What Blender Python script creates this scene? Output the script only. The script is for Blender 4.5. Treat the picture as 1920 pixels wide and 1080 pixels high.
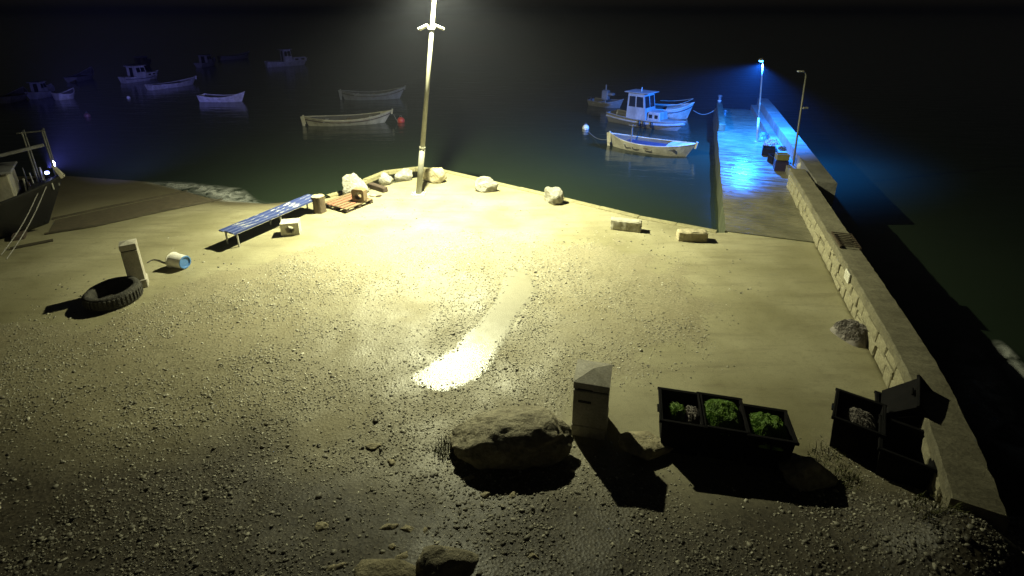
import bpy, bmesh, math, random
import numpy as np
from mathutils import Vector, Matrix, noise, Euler

for o in list(bpy.data.objects):
    bpy.data.objects.remove(o, do_unlink=True)
S = bpy.context.scene
COL = S.collection
R = math.radians
rnd = random.Random(7)

# ------------------------------------------------------------------ camera
CAM_H, FPX, PITCH = 6.4, 960.0, R(20.0)
HORIZON = 20.0
CY0 = HORIZON + FPX * math.tan(PITCH)
cam = bpy.data.cameras.new('camera')
cam.sensor_width = 36.0
cam.lens = 36.0 * FPX / 1920.0
cam.shift_y = -(540.0 - CY0) / 1920.0
cam.clip_start = 0.1
cam.clip_end = 3000
camo = bpy.data.objects.new('camera', cam)
COL.objects.link(camo)
camo.location = (0, 0, CAM_H)
camo.rotation_euler = (R(90) - PITCH, 0, 0)
S.camera = camo

# ------------------------------------------------------------------ night sky
wd = bpy.data.worlds.new('World')
S.world = wd
wd.use_nodes = True
wn = wd.node_tree
bgn = wn.nodes['Background']
sky = wn.nodes.new('ShaderNodeTexSky')
sky.sky_type = 'NISHITA'
sky.sun_disc = False
sky.sun_elevation = R(6)
sky.sun_rotation = R(180)
hs = wn.nodes.new('ShaderNodeHueSaturation')
hs.inputs['Saturation'].default_value = 0.35
wn.links.new(sky.outputs[0], hs.inputs['Color'])
wn.links.new(hs.outputs[0], bgn.inputs[0])
bgn.inputs[1].default_value = 0.0019

S.view_settings.view_transform = 'Standard'
S.view_settings.look = 'None'
S.view_settings.exposure = 0.0
S.view_settings.gamma = 1.0
S.view_settings.use_curve_mapping = False
S.cycles.use_denoising = True
S.cycles.max_bounces = 6
S.cycles.volume_bounces = 0
S.cycles.sample_clamp_indirect = 4.0
S.cycles.use_adaptive_sampling = False

LAMP_W, LAMP_COL = 28000.0, (1.0, 1.0, 0.62)
BLUE_W, BLUE_COL = 17000.0, (0.012, 0.19, 1.0)
DECK_W, DECK_COL = 21000.0, (0.20, 0.22, 1.0)
HAZE_DENSITY = 0.0011

# ------------------------------------------------------------------ helpers
def at(px, py, z=0.0):
    """ground point of the surveyed plan (photo pixel on the level plane z)"""
    cx = (px - 960.0) / FPX
    cy = -(py - CY0) / FPX
    dy = math.cos(PITCH) + cy * math.sin(PITCH)
    dz = -math.sin(PITCH) + cy * math.cos(PITCH)
    t = (z - CAM_H) / dz
    return Vector((cx * t, dy * t, z))


def tag(o, label=None, cat=None, group=None, kind=None):
    if label: o['label'] = label
    if cat: o['category'] = cat
    if group: o['group'] = group
    if kind: o['kind'] = kind
    return o


def empty(name, loc=(0, 0, 0), rz=0.0, label=None, cat=None, group=None):
    o = bpy.data.objects.new(name, None)
    o.empty_display_size = 0.2
    COL.objects.link(o)
    o.location = loc
    o.rotation_euler = (0, 0, rz)
    return tag(o, label, cat, group)


def link_mesh(name, me, mat=None, parent=None, loc=None, rz=None, smooth=False):
    o = bpy.data.objects.new(name, me)
    COL.objects.link(o)
    if mat is not None and len(me.materials) == 0:
        me.materials.append(mat)
    if parent is not None: o.parent = parent
    if loc is not None: o.location = loc
    if rz is not None: o.rotation_euler = (0, 0, rz)
    if smooth:
        me.polygons.foreach_set('use_smooth', [True] * len(me.polygons))
    return o


class MB:
    def __init__(s):
        s.v, s.f = [], []

    def add(s, vs, fs):
        b = len(s.v)
        s.v += [tuple(v) for v in vs]
        s.f += [tuple(i + b for i in f) for f in fs]
        return s

    def box(s, c, d, rot=None, taper=1.0, bev=0.0):
        """box, centre c, size d; taper scales the top; optional bevel by chamfered rings"""
        x, y, z = d[0] / 2, d[1] / 2, d[2] / 2
        if bev > 0:
            b = min(bev, x * .9, y * .9, z * .9)
            rings = [(-z, x - b, y - b), (-z + b, x, y), (z - b, x * taper, y * taper), (z, (x - b) * taper, (y - b) * taper)]
            vs, fs = [], []
            for (zz, xx, yy) in rings:
                c_ = b * .8
                vs += [(-xx + c_, -yy, zz), (xx - c_, -yy, zz), (xx, -yy + c_, zz), (xx, yy - c_, zz),
                       (xx - c_, yy, zz), (-xx + c_, yy, zz), (-xx, yy - c_, zz), (-xx, -yy + c_, zz)]
            for k in range(3):
                for i in range(8):
                    j = (i + 1) % 8
                    fs.append((k * 8 + i, k * 8 + j, k * 8 + 8 + j, k * 8 + 8 + i))
            fs.append(tuple(reversed(range(8))))
            fs.append(tuple(range(24, 32)))
        else:
            vs = [(-x, -y, -z), (x, -y, -z), (x, y, -z), (-x, y, -z),
                  (-x * taper, -y * taper, z), (x * taper, -y * taper, z), (x * taper, y * taper, z), (-x * taper, y * taper, z)]
            fs = [(3, 2, 1, 0), (4, 5, 6, 7), (0, 1, 5, 4), (1, 2, 6, 5), (2, 3, 7, 6), (3, 0, 4, 7)]
        m = Euler(rot).to_matrix() if rot is not None else None
        c = Vector(c)
        vs = [(m @ Vector(v) if m else Vector(v)) + c for v in vs]
        return s.add(vs, fs)

    def tube(s, pts, r, n=8, cap=True):
        pts = [Vector(p) for p in pts]
        rs = r if isinstance(r, (list, tuple)) else [r] * len(pts)
        vs, fs = [], []
        prev = None
        for i, p in enumerate(pts):
            t = (pts[min(i + 1, len(pts) - 1)] - pts[max(i - 1, 0)])
            if t.length < 1e-9: t = Vector((0, 0, 1))
            t.normalize()
            if prev is None:
                a = t.orthogonal().normalized()
            else:
                a = prev - t * prev.dot(t)
                a = a.normalized() if a.length > 1e-6 else t.orthogonal().normalized()
            prev = a
            b = t.cross(a)
            for k in range(n):
                q = 2 * math.pi * k / n
                vs.append(p + (a * math.cos(q) + b * math.sin(q)) * rs[i])
        for i in range(len(pts) - 1):
            for k in range(n):
                j = (k + 1) % n
                fs.append((i * n + k, i * n + j, (i + 1) * n + j, (i + 1) * n + k))
        if cap:
            fs.append(tuple(reversed(range(n))))
            fs.append(tuple(range((len(pts) - 1) * n, len(pts) * n)))
        return s.add(vs, fs)

    def lathe(s, prof, n=24, closed=False):
        """profile of (r, z) pairs turned round z"""
        vs, fs = [], []
        m = len(prof)
        for (r, z) in prof:
            for k in range(n):
                q = 2 * math.pi * k / n
                vs.append((r * math.cos(q), r * math.sin(q), z))
        for i in range(m if closed else m - 1):
            i2 = (i + 1) % m
            for k in range(n):
                j = (k + 1) % n
                fs.append((i * n + k, i * n + j, i2 * n + j, i2 * n + k))
        if not closed:
            if prof[0][0] > 1e-6: fs.append(tuple(reversed(range(n))))
            if prof[-1][0] > 1e-6: fs.append(tuple(range((m - 1) * n, m * n)))
        return s.add(vs, fs)

    def prism(s, poly, z0, z1):
        """plan polygon (counter-clockwise) between two heights"""
        n = len(poly)
        vs = [(p[0], p[1], z0) for p in poly] + [(p[0], p[1], z1) for p in poly]
        fs = [tuple(reversed(range(n))), tuple(range(n, 2 * n))]
        fs += [(i, (i + 1) % n, n + (i + 1) % n, n + i) for i in range(n)]
        return s.add(vs, fs)

    def xform(s, m):
        s.v = [tuple(m @ Vector(v)) for v in s.v]
        return s

    def mesh(s, name):
        me = bpy.data.meshes.new(name)
        me.from_pydata(s.v, [], s.f)
        me.update()
        return me

    def build(s, name, mat, parent=None, loc=None, rz=None, smooth=False):
        return link_mesh(name, s.mesh(name), mat, parent, loc, rz, smooth)


def copy_tree(o, parent=None):
    c = o.copy()
    COL.objects.link(c)
    c.parent = parent
    for ch in o.children:
        copy_tree(ch, c)
    return c


# ------------------------------------------------------------------ materials
def new_mat(name):
    m = bpy.data.materials.new(name)
    m.use_nodes = True
    nt = m.node_tree
    return m, nt, nt.nodes['Principled BSDF']


def N(nt, kind, **kw):
    n = nt.nodes.new(kind)
    for k, v in kw.items():
        if k in n.inputs: n.inputs[k].default_value = v
        else: setattr(n, k, v)
    return n


def mixc(nt, fac, a, b):
    n = nt.nodes.new('ShaderNodeMix')
    n.data_type = 'RGBA'
    def put(sock, v):
        if isinstance(v, (tuple, list)): sock.default_value = (v[0], v[1], v[2], 1)
        elif isinstance(v, (int, float)): sock.default_value = v
        else: nt.links.new(v, sock)
    put(n.inputs['Factor'], fac)
    put(n.inputs[6], a)
    put(n.inputs[7], b)
    return n.outputs[2]


def ramp(nt, src, p0, p1, c0=0.0, c1=1.0):
    n = nt.nodes.new('ShaderNodeMapRange')
    n.inputs['From Min'].default_value = p0
    n.inputs['From Max'].default_value = p1
    n.inputs['To Min'].default_value = c0
    n.inputs['To Max'].default_value = c1
    nt.links.new(src, n.inputs['Value'])
    return n.outputs[0]


def surf(name, c1, c2, scale=4.0, rough=0.8, rough2=None, bump=0.3, bscale=None, bdist=0.02, metallic=0.0,
         grain=0.0, spec=0.5, stretch=None):
    """mottled two-colour surface with noise relief"""
    m, nt, p = new_mat(name)
    tc = N(nt, 'ShaderNodeTexCoord')
    src = tc.outputs['Object']
    if stretch:
        mp = N(nt, 'ShaderNodeMapping')
        mp.inputs['Scale'].default_value = stretch
        nt.links.new(src, mp.inputs[0])
        src = mp.outputs[0]
    n1 = N(nt, 'ShaderNodeTexNoise', Scale=scale, Detail=8.0, Roughness=0.65)
    nt.links.new(src, n1.inputs['Vector'])
    f = ramp(nt, n1.outputs[0], 0.35, 0.65)
    col = mixc(nt, f, c1, c2)
    n2 = N(nt, 'ShaderNodeTexNoise', Scale=bscale or scale * 6, Detail=6.0, Roughness=0.6)
    nt.links.new(src, n2.inputs['Vector'])
    if grain > 0:
        g = ramp(nt, n2.outputs[0], 0.3, 0.7, 1 - grain, 1 + grain)
        mm = N(nt, 'ShaderNodeVectorMath', operation='SCALE')
        nt.links.new(col, mm.inputs[0])
        nt.links.new(g, mm.inputs['Scale'])
        col = mm.outputs[0]
    nt.links.new(col, p.inputs['Base Color'])
    p.inputs['Metallic'].default_value = metallic
    p.inputs['Specular IOR Level'].default_value = spec
    if rough2 is None:
        p.inputs['Roughness'].default_value = rough
    else:
        nt.links.new(ramp(nt, n1.outputs[0], 0.35, 0.65, rough, rough2), p.inputs['Roughness'])
    if bump > 0:
        b = N(nt, 'ShaderNodeBump', Strength=bump, Distance=bdist)
        nt.links.new(n2.outputs[0], b.inputs['Height'])
        nt.links.new(b.outputs[0], p.inputs['Normal'])
    return m


def emit(name, col, strength):
    m, nt, p = new_mat(name)
    p.inputs['Base Color'].default_value = (0.8, 0.8, 0.8, 1)
    p.inputs['Emission Color'].default_value = (*col, 1)
    p.inputs['Emission Strength'].default_value = strength
    return m


M = {}
M['stone'] = surf('limestone', (0.36, 0.345, 0.30), (0.20, 0.19, 0.155), 3.4, 0.85, None, 1.0, 11, 0.06, grain=0.25)
M['stone_warm'] = surf('warm_limestone', (0.44, 0.39, 0.26), (0.27, 0.23, 0.14), 3.2, 0.85, None, 1.0, 13, 0.04, grain=0.35)
M['boulder'] = surf('boulder_stone', (0.36, 0.325, 0.23), (0.21, 0.185, 0.125), 2.2, 0.8, None, 1.0, 11, 0.06, grain=0.35)
M['block'] = surf('cast_concrete', (0.40, 0.38, 0.30), (0.30, 0.28, 0.21), 5, 0.85, None, 0.5, 40, 0.01, grain=0.2)
M['wallstone'] = surf('wall_stone', (0.36, 0.33, 0.22), (0.24, 0.215, 0.14), 1.7, 0.8, None, 0.9, 16, 0.02, grain=0.3)
M['mortar'] = surf('wall_mortar', (0.20, 0.18, 0.12), (0.12, 0.11, 0.075), 6, 0.9, None, 0.7, 30, 0.02)
M['coping'] = surf('wall_coping', (0.24, 0.22, 0.15), (0.15, 0.135, 0.09), 1.6, 0.8, None, 0.6, 18, 0.02, grain=0.25)
M['algae'] = surf('algae_concrete', (0.10, 0.11, 0.06), (0.035, 0.04, 0.025), 2.5, 0.6, None, 0.6, 12, 0.03, stretch=(1, 1, 0.35))
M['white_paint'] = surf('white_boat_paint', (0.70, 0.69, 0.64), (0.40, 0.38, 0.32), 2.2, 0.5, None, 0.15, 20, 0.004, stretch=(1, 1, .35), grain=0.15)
M['cream_paint'] = surf('cream_boat_paint', (0.50, 0.47, 0.38), (0.27, 0.245, 0.18), 2.2, 0.5, None, 0.15, 20, 0.004, stretch=(1, 1, .35), grain=0.2)
M['grey_paint'] = surf('grey_boat_paint', (0.33, 0.33, 0.35), (0.19, 0.185, 0.19), 2.2, 0.55, None, 0.15, 20, 0.004, stretch=(1, 1, .35), grain=0.15)
M['dim_paint'] = surf('dull_boat_paint', (0.22, 0.21, 0.20), (0.15, 0.14, 0.13), 3, 0.6, None, 0.15, 20, 0.004, grain=0.1)  # darker grey paint for the faint boats and the wheelhouse boat's hull
M['dark_paint'] = surf('dark_boat_paint', (0.010, 0.010, 0.012), (0.006, 0.006, 0.007), 3, 0.5, None, 0.15, 20, 0.004)
M['navy'] = surf('navy_stripe_paint', (0.03, 0.035, 0.08), (0.02, 0.022, 0.05), 3, 0.5)
M['inside'] = surf('boat_inside', (0.075, 0.07, 0.06), (0.05, 0.045, 0.04), 4, 0.7)
M['pane'] = surf('window_pane', (0.012, 0.014, 0.018), (0.010, 0.011, 0.014), 3, 0.08, None, 0.0)
M['galv'] = surf('galvanised_steel', (0.46, 0.46, 0.43), (0.36, 0.36, 0.33), 5, 0.5, None, 0.1, 30, 0.003, metallic=0.35)
M['pole'] = surf('pole_steel', (0.25, 0.245, 0.20), (0.19, 0.185, 0.15), 5, 0.55, None, 0.1, 30, 0.003, metallic=0.2)
M['steel_dark'] = surf('dull_steel', (0.20, 0.20, 0.20), (0.13, 0.13, 0.13), 8, 0.5, None, 0.1, metallic=0.4)
M['rubber'] = surf('old_rubber', (0.060, 0.056, 0.045), (0.030, 0.028, 0.024), 7, 0.85, None, 1.0, 22, 0.03, grain=0.5)
M['soil'] = surf('soil', (0.035, 0.03, 0.02), (0.02, 0.017, 0.012), 8, 0.95, None, 1.0, 30, 0.04)
M['tub'] = surf('black_tub_plastic', (0.016, 0.015, 0.016), (0.010, 0.010, 0.011), 4, 0.9, None, 0.2, 30, 0.004, spec=0.05)
M['tub_dark'] = M['tub']
M['net_green'] = surf('green_net_twine', (0.21, 0.36, 0.045), (0.09, 0.19, 0.025), 6, 0.6, None, 0.3)
M['net_grey'] = surf('grey_net_twine', (0.30, 0.27, 0.25), (0.18, 0.16, 0.15), 6, 0.7, None, 0.3)
M['bucket'] = surf('white_bucket_plastic', (0.74, 0.72, 0.66), (0.62, 0.60, 0.53), 4, 0.4, None, 0.05)
M['blue_plastic'] = surf('blue_bucket_plastic', (0.10, 0.24, 0.52), (0.07, 0.18, 0.42), 5, 0.4, None, 0.05)
M['rope'] = surf('rope_fibre', (0.10, 0.09, 0.075), (0.06, 0.055, 0.05), 30, 0.9, None, 0.6, 90, 0.004)
M['rope_pale'] = surf('pale_rope', (0.32, 0.31, 0.29), (0.22, 0.21, 0.20), 30, 0.9, None, 0.6, 90, 0.004)
M['wood'] = surf('weathered_wood', (0.20, 0.14, 0.075), (0.11, 0.075, 0.04), 5, 0.8, None, 0.7, 30, 0.01, stretch=(1, 8, 8), grain=0.25)
M['wood_red'] = surf('red_brown_wood', (0.30, 0.13, 0.075), (0.17, 0.075, 0.045), 5, 0.75, None, 0.6, 30, 0.01, stretch=(1, 8, 8), grain=0.25)
M['wood_dark'] = surf('dark_wood', (0.075, 0.05, 0.035), (0.04, 0.028, 0.02), 6, 0.85, None, 0.8, 30, 0.015, stretch=(1, 6, 6), grain=0.3)
M['bark'] = surf('stump_bark', (0.15, 0.11, 0.06), (0.07, 0.05, 0.03), 6, 0.9, None, 1.0, 24, 0.04, stretch=(1, 1, 0.25), grain=0.3)
M['stump_top'] = surf('stump_end_grain', (0.55, 0.47, 0.28), (0.36, 0.29, 0.16), 8, 0.8, None, 0.5, 40, 0.01)
M['red_buoy'] = surf('red_buoy_plastic', (0.55, 0.05, 0.035), (0.42, 0.04, 0.03), 4, 0.4, None, 0.0)
M['white_buoy'] = surf('white_buoy_plastic', (0.78, 0.77, 0.72), (0.66, 0.65, 0.60), 4, 0.4, None, 0.0)
M['yellow'] = surf('yellow_crate_plastic', (0.20, 0.18, 0.05), (0.14, 0.125, 0.035), 5, 0.5, None, 0.1)
M['violet'] = surf('violet_crate_plastic', (0.022, 0.014, 0.05), (0.014, 0.01, 0.032), 5, 0.5, None, 0.1)
M['plaque'] = surf('white_plaque', (0.80, 0.78, 0.68), (0.70, 0.68, 0.58), 9, 0.5, None, 0.05)
M['stele'] = surf('stele_stone', (0.52, 0.49, 0.42), (0.32, 0.295, 0.235), 2.6, 0.75, None, 0.5, 30, 0.01, grain=0.22)
M['stain'] = surf('dark_inlay', (0.035, 0.033, 0.03), (0.02, 0.02, 0.018), 8, 0.8)
M['rust'] = surf('rusty_iron', (0.085, 0.06, 0.035), (0.05, 0.035, 0.022), 12, 0.8, None, 0.6, 40, 0.006)
M['mat'] = surf('slip_mat', (0.095, 0.075, 0.042), (0.05, 0.04, 0.023), 6, 0.9, None, 0.6, 30, 0.01)
M['cable'] = surf('slip_timber', (0.05, 0.04, 0.022), (0.03, 0.024, 0.014), 6, 0.9, None, 0.6, 30, 0.01)
M['grass'] = surf('dry_grass', (0.06, 0.075, 0.02), (0.10, 0.09, 0.03), 9, 0.9, None, 0.0)
M['lens_warm'] = emit('lamp_lens', (1.0, 0.95, 0.72), 60.0)
M['lens_blue'] = emit('blue_lamp_lens', (0.03, 0.26, 1.0), 30.0)
M['lens_deck'] = emit('deck_lamp_lens', (0.30, 0.36, 1.0), 9.0)

# worn blue bench paint: bare pale wood shows where feet and weather rubbed it off
m, nt, p = new_mat('worn_blue_bench_paint')
tc = N(nt, 'ShaderNodeTexCoord')
mp = N(nt, 'ShaderNodeMapping')
mp.inputs['Scale'].default_value = (1.0, 5.0, 4.0)
nt.links.new(tc.outputs['Object'], mp.inputs[0])
nn = N(nt, 'ShaderNodeTexNoise', Scale=2.1, Detail=5.0, Roughness=0.6)
nt.links.new(mp.outputs[0], nn.inputs['Vector'])
n3 = N(nt, 'ShaderNodeTexNoise', Scale=7.0, Detail=4.0)
nt.links.new(tc.outputs['Object'], n3.inputs['Vector'])
blue = mixc(nt, n3.outputs[0], (0.018, 0.032, 0.14), (0.04, 0.062, 0.21))
nt.links.new(mixc(nt, ramp(nt, nn.outputs[0], 0.60, 0.625), blue, (0.50, 0.50, 0.48)), p.inputs['Base Color'])
p.inputs['Roughness'].default_value = 0.6
M['bench_blue'] = m

# pebbles: each stone its own tint
def pebble_mat(name, dark, light):
    m, nt, p = new_mat(name)
    g = N(nt, 'ShaderNodeNewGeometry')
    cr = nt.nodes.new('ShaderNodeValToRGB')
    e = cr.color_ramp.elements
    e[0].position = 0.0; e[0].color = (*dark, 1)
    e[1].position = 1.0; e[1].color = (*light, 1)
    k = e.new(0.72); k.color = tuple(0.55 * a + 0.45 * b for a, b in zip(dark, light)) + (1,)
    k = e.new(0.9); k.color = tuple(0.3 * a + 0.7 * b for a, b in zip(dark, light)) + (1,)
    nt.links.new(g.outputs['Random Per Island'], cr.inputs[0])
    nt.links.new(cr.outputs[0], p.inputs['Base Color'])
    p.inputs['Roughness'].default_value = 0.6
    return m
M['pebble'] = pebble_mat('pebbles', (0.12, 0.105, 0.065), (0.72, 0.69, 0.56))
M['pebble_dark'] = pebble_mat('dark_pebbles', (0.07, 0.062, 0.045), (0.50, 0.47, 0.37))  # darker tints; in the foreground they carry the weaker lamp light

# quay ground: concrete with trodden gravel dirt over it
def ground_mat():
    m, nt, p = new_mat('quay_ground')
    tc = N(nt, 'ShaderNodeTexCoord')
    at_ = N(nt, 'ShaderNodeAttribute', attribute_name='gravel')
    wt = N(nt, 'ShaderNodeAttribute', attribute_name='sand')
    o = tc.outputs['Object']
    n1 = N(nt, 'ShaderNodeTexNoise', Scale=0.55, Detail=8.0, Roughness=0.6)
    n2 = N(nt, 'ShaderNodeTexNoise', Scale=9.0, Detail=6.0, Roughness=0.7)
    v1 = N(nt, 'ShaderNodeTexVoronoi', Scale=24.0)
    v2 = N(nt, 'ShaderNodeTexVoronoi', Scale=52.0)
    for n in (n1, n2, v1, v2): nt.links.new(o, n.inputs['Vector'])
    conc = mixc(nt, ramp(nt, n1.outputs[0], 0.35, 0.65), (0.235, 0.215, 0.125), (0.325, 0.30, 0.19))
    conc = mixc(nt, ramp(nt, n2.outputs[0], 0.52, 0.75, 0, 0.55), conc, (0.15, 0.13, 0.075))
    mp = N(nt, 'ShaderNodeMapping')
    mp.inputs['Rotation'].default_value = (0, 0, R(-30))
    mp.inputs['Scale'].default_value = (0.35, 2.4, 1)
    nt.links.new(o, mp.inputs[0])
    n4 = N(nt, 'ShaderNodeTexNoise', Scale=1.4, Detail=9.0, Roughness=0.7)
    nt.links.new(mp.outputs[0], n4.inputs['Vector'])
    conc = mixc(nt, ramp(nt, n4.outputs[0], 0.50, 0.72, 0, 0.6), conc, (0.135, 0.115, 0.068))
    n5 = N(nt, 'ShaderNodeTexNoise', Scale=70.0, Detail=3.0, Roughness=0.7)
    nt.links.new(o, n5.inputs['Vector'])
    sc5 = N(nt, 'ShaderNodeVectorMath', operation='SCALE')
    nt.links.new(conc, sc5.inputs[0])
    nt.links.new(ramp(nt, n5.outputs[0], 0.3, 0.7, 0.72, 1.25), sc5.inputs['Scale'])
    conc = sc5.outputs[0]
    # gravel cells
    bw = N(nt, 'ShaderNodeRGBToBW')
    nt.links.new(v1.outputs['Color'], bw.inputs[0])
    bw2 = N(nt, 'ShaderNodeRGBToBW')
    nt.links.new(v2.outputs['Color'], bw2.inputs[0])
    gv = mixc(nt, bw.outputs[0], (0.14, 0.122, 0.072), (0.36, 0.33, 0.22))
    gv2 = mixc(nt, bw2.outputs[0], (0.15, 0.13, 0.078), (0.33, 0.30, 0.20))
    gv = mixc(nt, 0.5, gv, gv2)
    gv = mixc(nt, ramp(nt, n1.outputs[0], 0.45, 0.6, 0, 0.6), gv, (0.21, 0.182, 0.105))
    nmask = N(nt, 'ShaderNodeMath', operation='MULTIPLY_ADD')
    nt.links.new(n2.outputs[0], nmask.inputs[0])
    nmask.inputs[1].default_value = 0.9
    nt.links.new(at_.outputs['Fac'], nmask.inputs[2])
    msk = ramp(nt, nmask.outputs[0], 0.75, 1.05)
    col = mixc(nt, msk, conc, gv)
    col = mixc(nt, wt.outputs['Fac'], col, mixc(nt, n2.outputs[0], (0.075, 0.064, 0.036), (0.14, 0.12, 0.07)))
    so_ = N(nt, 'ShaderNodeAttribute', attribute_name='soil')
    earth = mixc(nt, bw.outputs[0], (0.035, 0.029, 0.020), (0.105, 0.090, 0.062))  # soil brown, darkened further to dim the ground far from the lamp
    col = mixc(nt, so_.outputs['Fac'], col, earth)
    nt.links.new(col, p.inputs['Base Color'])
    rr = ramp(nt, n1.outputs[0], 0.35, 0.65, 0.45, 0.75)
    nt.links.new(rr, p.inputs['Roughness'])
    # relief
    h1 = N(nt, 'ShaderNodeMath', operation='MULTIPLY')
    nt.links.new(v1.outputs['Distance'], h1.inputs[0])
    nt.links.new(msk, h1.inputs[1])
    h2 = N(nt, 'ShaderNodeMath', operation='MULTIPLY_ADD')
    nt.links.new(n2.outputs[0], h2.inputs[0])
    h2.inputs[1].default_value = 0.18
    nt.links.new(h1.outputs[0], h2.inputs[2])
    b = N(nt, 'ShaderNodeBump', Strength=0.35, Distance=0.015)
    b.invert = False
    nt.links.new(h2.outputs[0], b.inputs['Height'])
    nt.links.new(b.outputs[0], p.inputs['Normal'])
    return m
M['ground'] = ground_mat()


def jetty_mat():
    """wet concrete brushed across the jetty"""
    m, nt, p = new_mat('wet_jetty_concrete')
    tc = N(nt, 'ShaderNodeTexCoord')
    mp = N(nt, 'ShaderNodeMapping')
    mp.inputs['Scale'].default_value = (0.55, 3.2, 1.0)
    nt.links.new(tc.outputs['Object'], mp.inputs[0])
    n1 = N(nt, 'ShaderNodeTexNoise', Scale=1.3, Detail=5.0, Roughness=0.55)
    nt.links.new(mp.outputs[0], n1.inputs['Vector'])
    n2 = N(nt, 'ShaderNodeTexNoise', Scale=1.1, Detail=6.0, Roughness=0.6)
    nt.links.new(tc.outputs['Object'], n2.inputs['Vector'])
    col = mixc(nt, ramp(nt, n2.outputs[0], 0.35, 0.65), (0.10, 0.095, 0.065), (0.19, 0.175, 0.12))
    nt.links.new(col, p.inputs['Base Color'])
    nt.links.new(ramp(nt, n1.outputs[0], 0.38, 0.62, 0.15, 0.45), p.inputs['Roughness'])
    b = N(nt, 'ShaderNodeBump', Strength=0.6, Distance=0.09)
    nt.links.new(n1.outputs[0], b.inputs['Height'])
    nt.links.new(b.outputs[0], p.inputs['Normal'])
    return m
M['jetty'] = jetty_mat()


def sea_mat():
    m, nt, p = new_mat('sea_water')
    tc = N(nt, 'ShaderNodeTexCoord')
    n1 = N(nt, 'ShaderNodeTexNoise', Scale=0.9, Detail=4.0, Roughness=0.55)
    n2 = N(nt, 'ShaderNodeTexNoise', Scale=0.12, Detail=3.0)
    mp = N(nt, 'ShaderNodeMapping')
    mp.inputs['Scale'].default_value = (0.5, 1.6, 1.0)
    nt.links.new(tc.outputs['Object'], mp.inputs[0])
    nt.links.new(mp.outputs[0], n1.inputs['Vector'])
    nt.links.new(tc.outputs['Object'], n2.inputs['Vector'])
    nt.links.new(mixc(nt, n2.outputs[0], (0.012, 0.020, 0.012), (0.021, 0.031, 0.018)), p.inputs['Base Color'])
    p.inputs['Roughness'].default_value = 0.14
    p.inputs['IOR'].default_value = 1.33
    b = N(nt, 'ShaderNodeBump', Strength=0.35, Distance=0.12)
    nt.links.new(n1.outputs[0], b.inputs['Height'])
    nt.links.new(b.outputs[0], p.inputs['Normal'])
    return m
M['sea'] = sea_mat()


def puddle_mat():
    m, nt, p = new_mat('puddle_film')
    tc = N(nt, 'ShaderNodeTexCoord')
    n1 = N(nt, 'ShaderNodeTexNoise', Scale=5.0, Detail=5.0, Roughness=0.6)
    n2 = N(nt, 'ShaderNodeTexNoise', Scale=38.0, Detail=3.0)
    wt = N(nt, 'ShaderNodeAttribute', attribute_name='wet')
    nt.links.new(tc.outputs['Object'], n1.inputs['Vector'])
    nt.links.new(tc.outputs['Object'], n2.inputs['Vector'])
    nt.links.new(mixc(nt, n1.outputs[0], (0.17, 0.155, 0.095), (0.26, 0.24, 0.16)), p.inputs['Base Color'])
    a = N(nt, 'ShaderNodeMath', operation='MULTIPLY_ADD')
    nt.links.new(n1.outputs[0], a.inputs[0]); a.inputs[1].default_value = 0.9
    nt.links.new(wt.outputs['Fac'], a.inputs[2])
    nt.links.new(ramp(nt, a.outputs[0], 0.55, 1.55, 0.55, 0.25), p.inputs['Roughness'])
    b = N(nt, 'ShaderNodeBump', Strength=0.3, Distance=0.02)
    nt.links.new(n2.outputs[0], b.inputs['Height'])
    nt.links.new(b.outputs[0], p.inputs['Normal'])
    return m
M['puddle'] = puddle_mat()


def foam_mat():
    m, nt, p = new_mat('sea_foam')
    tc = N(nt, 'ShaderNodeTexCoord')
    n1 = N(nt, 'ShaderNodeTexNoise', Scale=1.6, Detail=7.0, Roughness=0.6, Distortion=1.2)
    nt.links.new(tc.outputs['Object'], n1.inputs['Vector'])
    ft = N(nt, 'ShaderNodeAttribute', attribute_name='foam')
    a = N(nt, 'ShaderNodeMath', operation='MULTIPLY')
    nt.links.new(ramp(nt, n1.outputs[0], 0.36, 0.95), a.inputs[0])
    nt.links.new(ft.outputs['Fac'], a.inputs[1])
    p.inputs['Base Color'].default_value = (0.72, 0.74, 0.72, 1)
    p.inputs['Roughness'].default_value = 0.9
    nt.links.new(a.outputs[0], p.inputs['Alpha'])
    return m
M['foam'] = foam_mat()

# ------------------------------------------------------------------ plan of the place
SEA = -0.8

def poly_sd(pt, poly):
    """signed distance to a plan polygon, positive inside (numpy arrays)"""
    x, y = pt
    d = np.full_like(x, 1e9)
    ins = np.zeros(x.shape, bool)
    n = len(poly)
    for i in range(n):
        ax, ay = poly[i][0], poly[i][1]
        bx, by = poly[(i + 1) % n][0], poly[(i + 1) % n][1]
        ex, ey = bx - ax, by - ay
        t = np.clip(((x - ax) * ex + (y - ay) * ey) / (ex * ex + ey * ey + 1e-12), 0, 1)
        d = np.minimum(d, np.hypot(x - ax - t * ex, y - ay - t * ey))
        c = ((ay > y) != (by > y)) & (x < (bx - ax) * (y - ay) / (by - ay + 1e-12) + ax)
        ins ^= c
    return np.where(ins, d, -d)


def vnoise(x, y, s, seed=0.0):
    """cheap smooth value noise, numpy"""
    x = x * s + seed * 17.3; y = y * s + seed * 9.1
    xi, yi = np.floor(x), np.floor(y)
    fx, fy = x - xi, y - yi
    fx = fx * fx * (3 - 2 * fx); fy = fy * fy * (3 - 2 * fy)
    def h(a, b):
        v = np.sin(a * 127.1 + b * 311.7) * 43758.5453
        return v - np.floor(v)
    return (h(xi, yi) * (1 - fx) + h(xi + 1, yi) * fx) * (1 - fy) + (h(xi, yi + 1) * (1 - fx) + h(xi + 1, yi + 1) * fx) * fy


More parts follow.
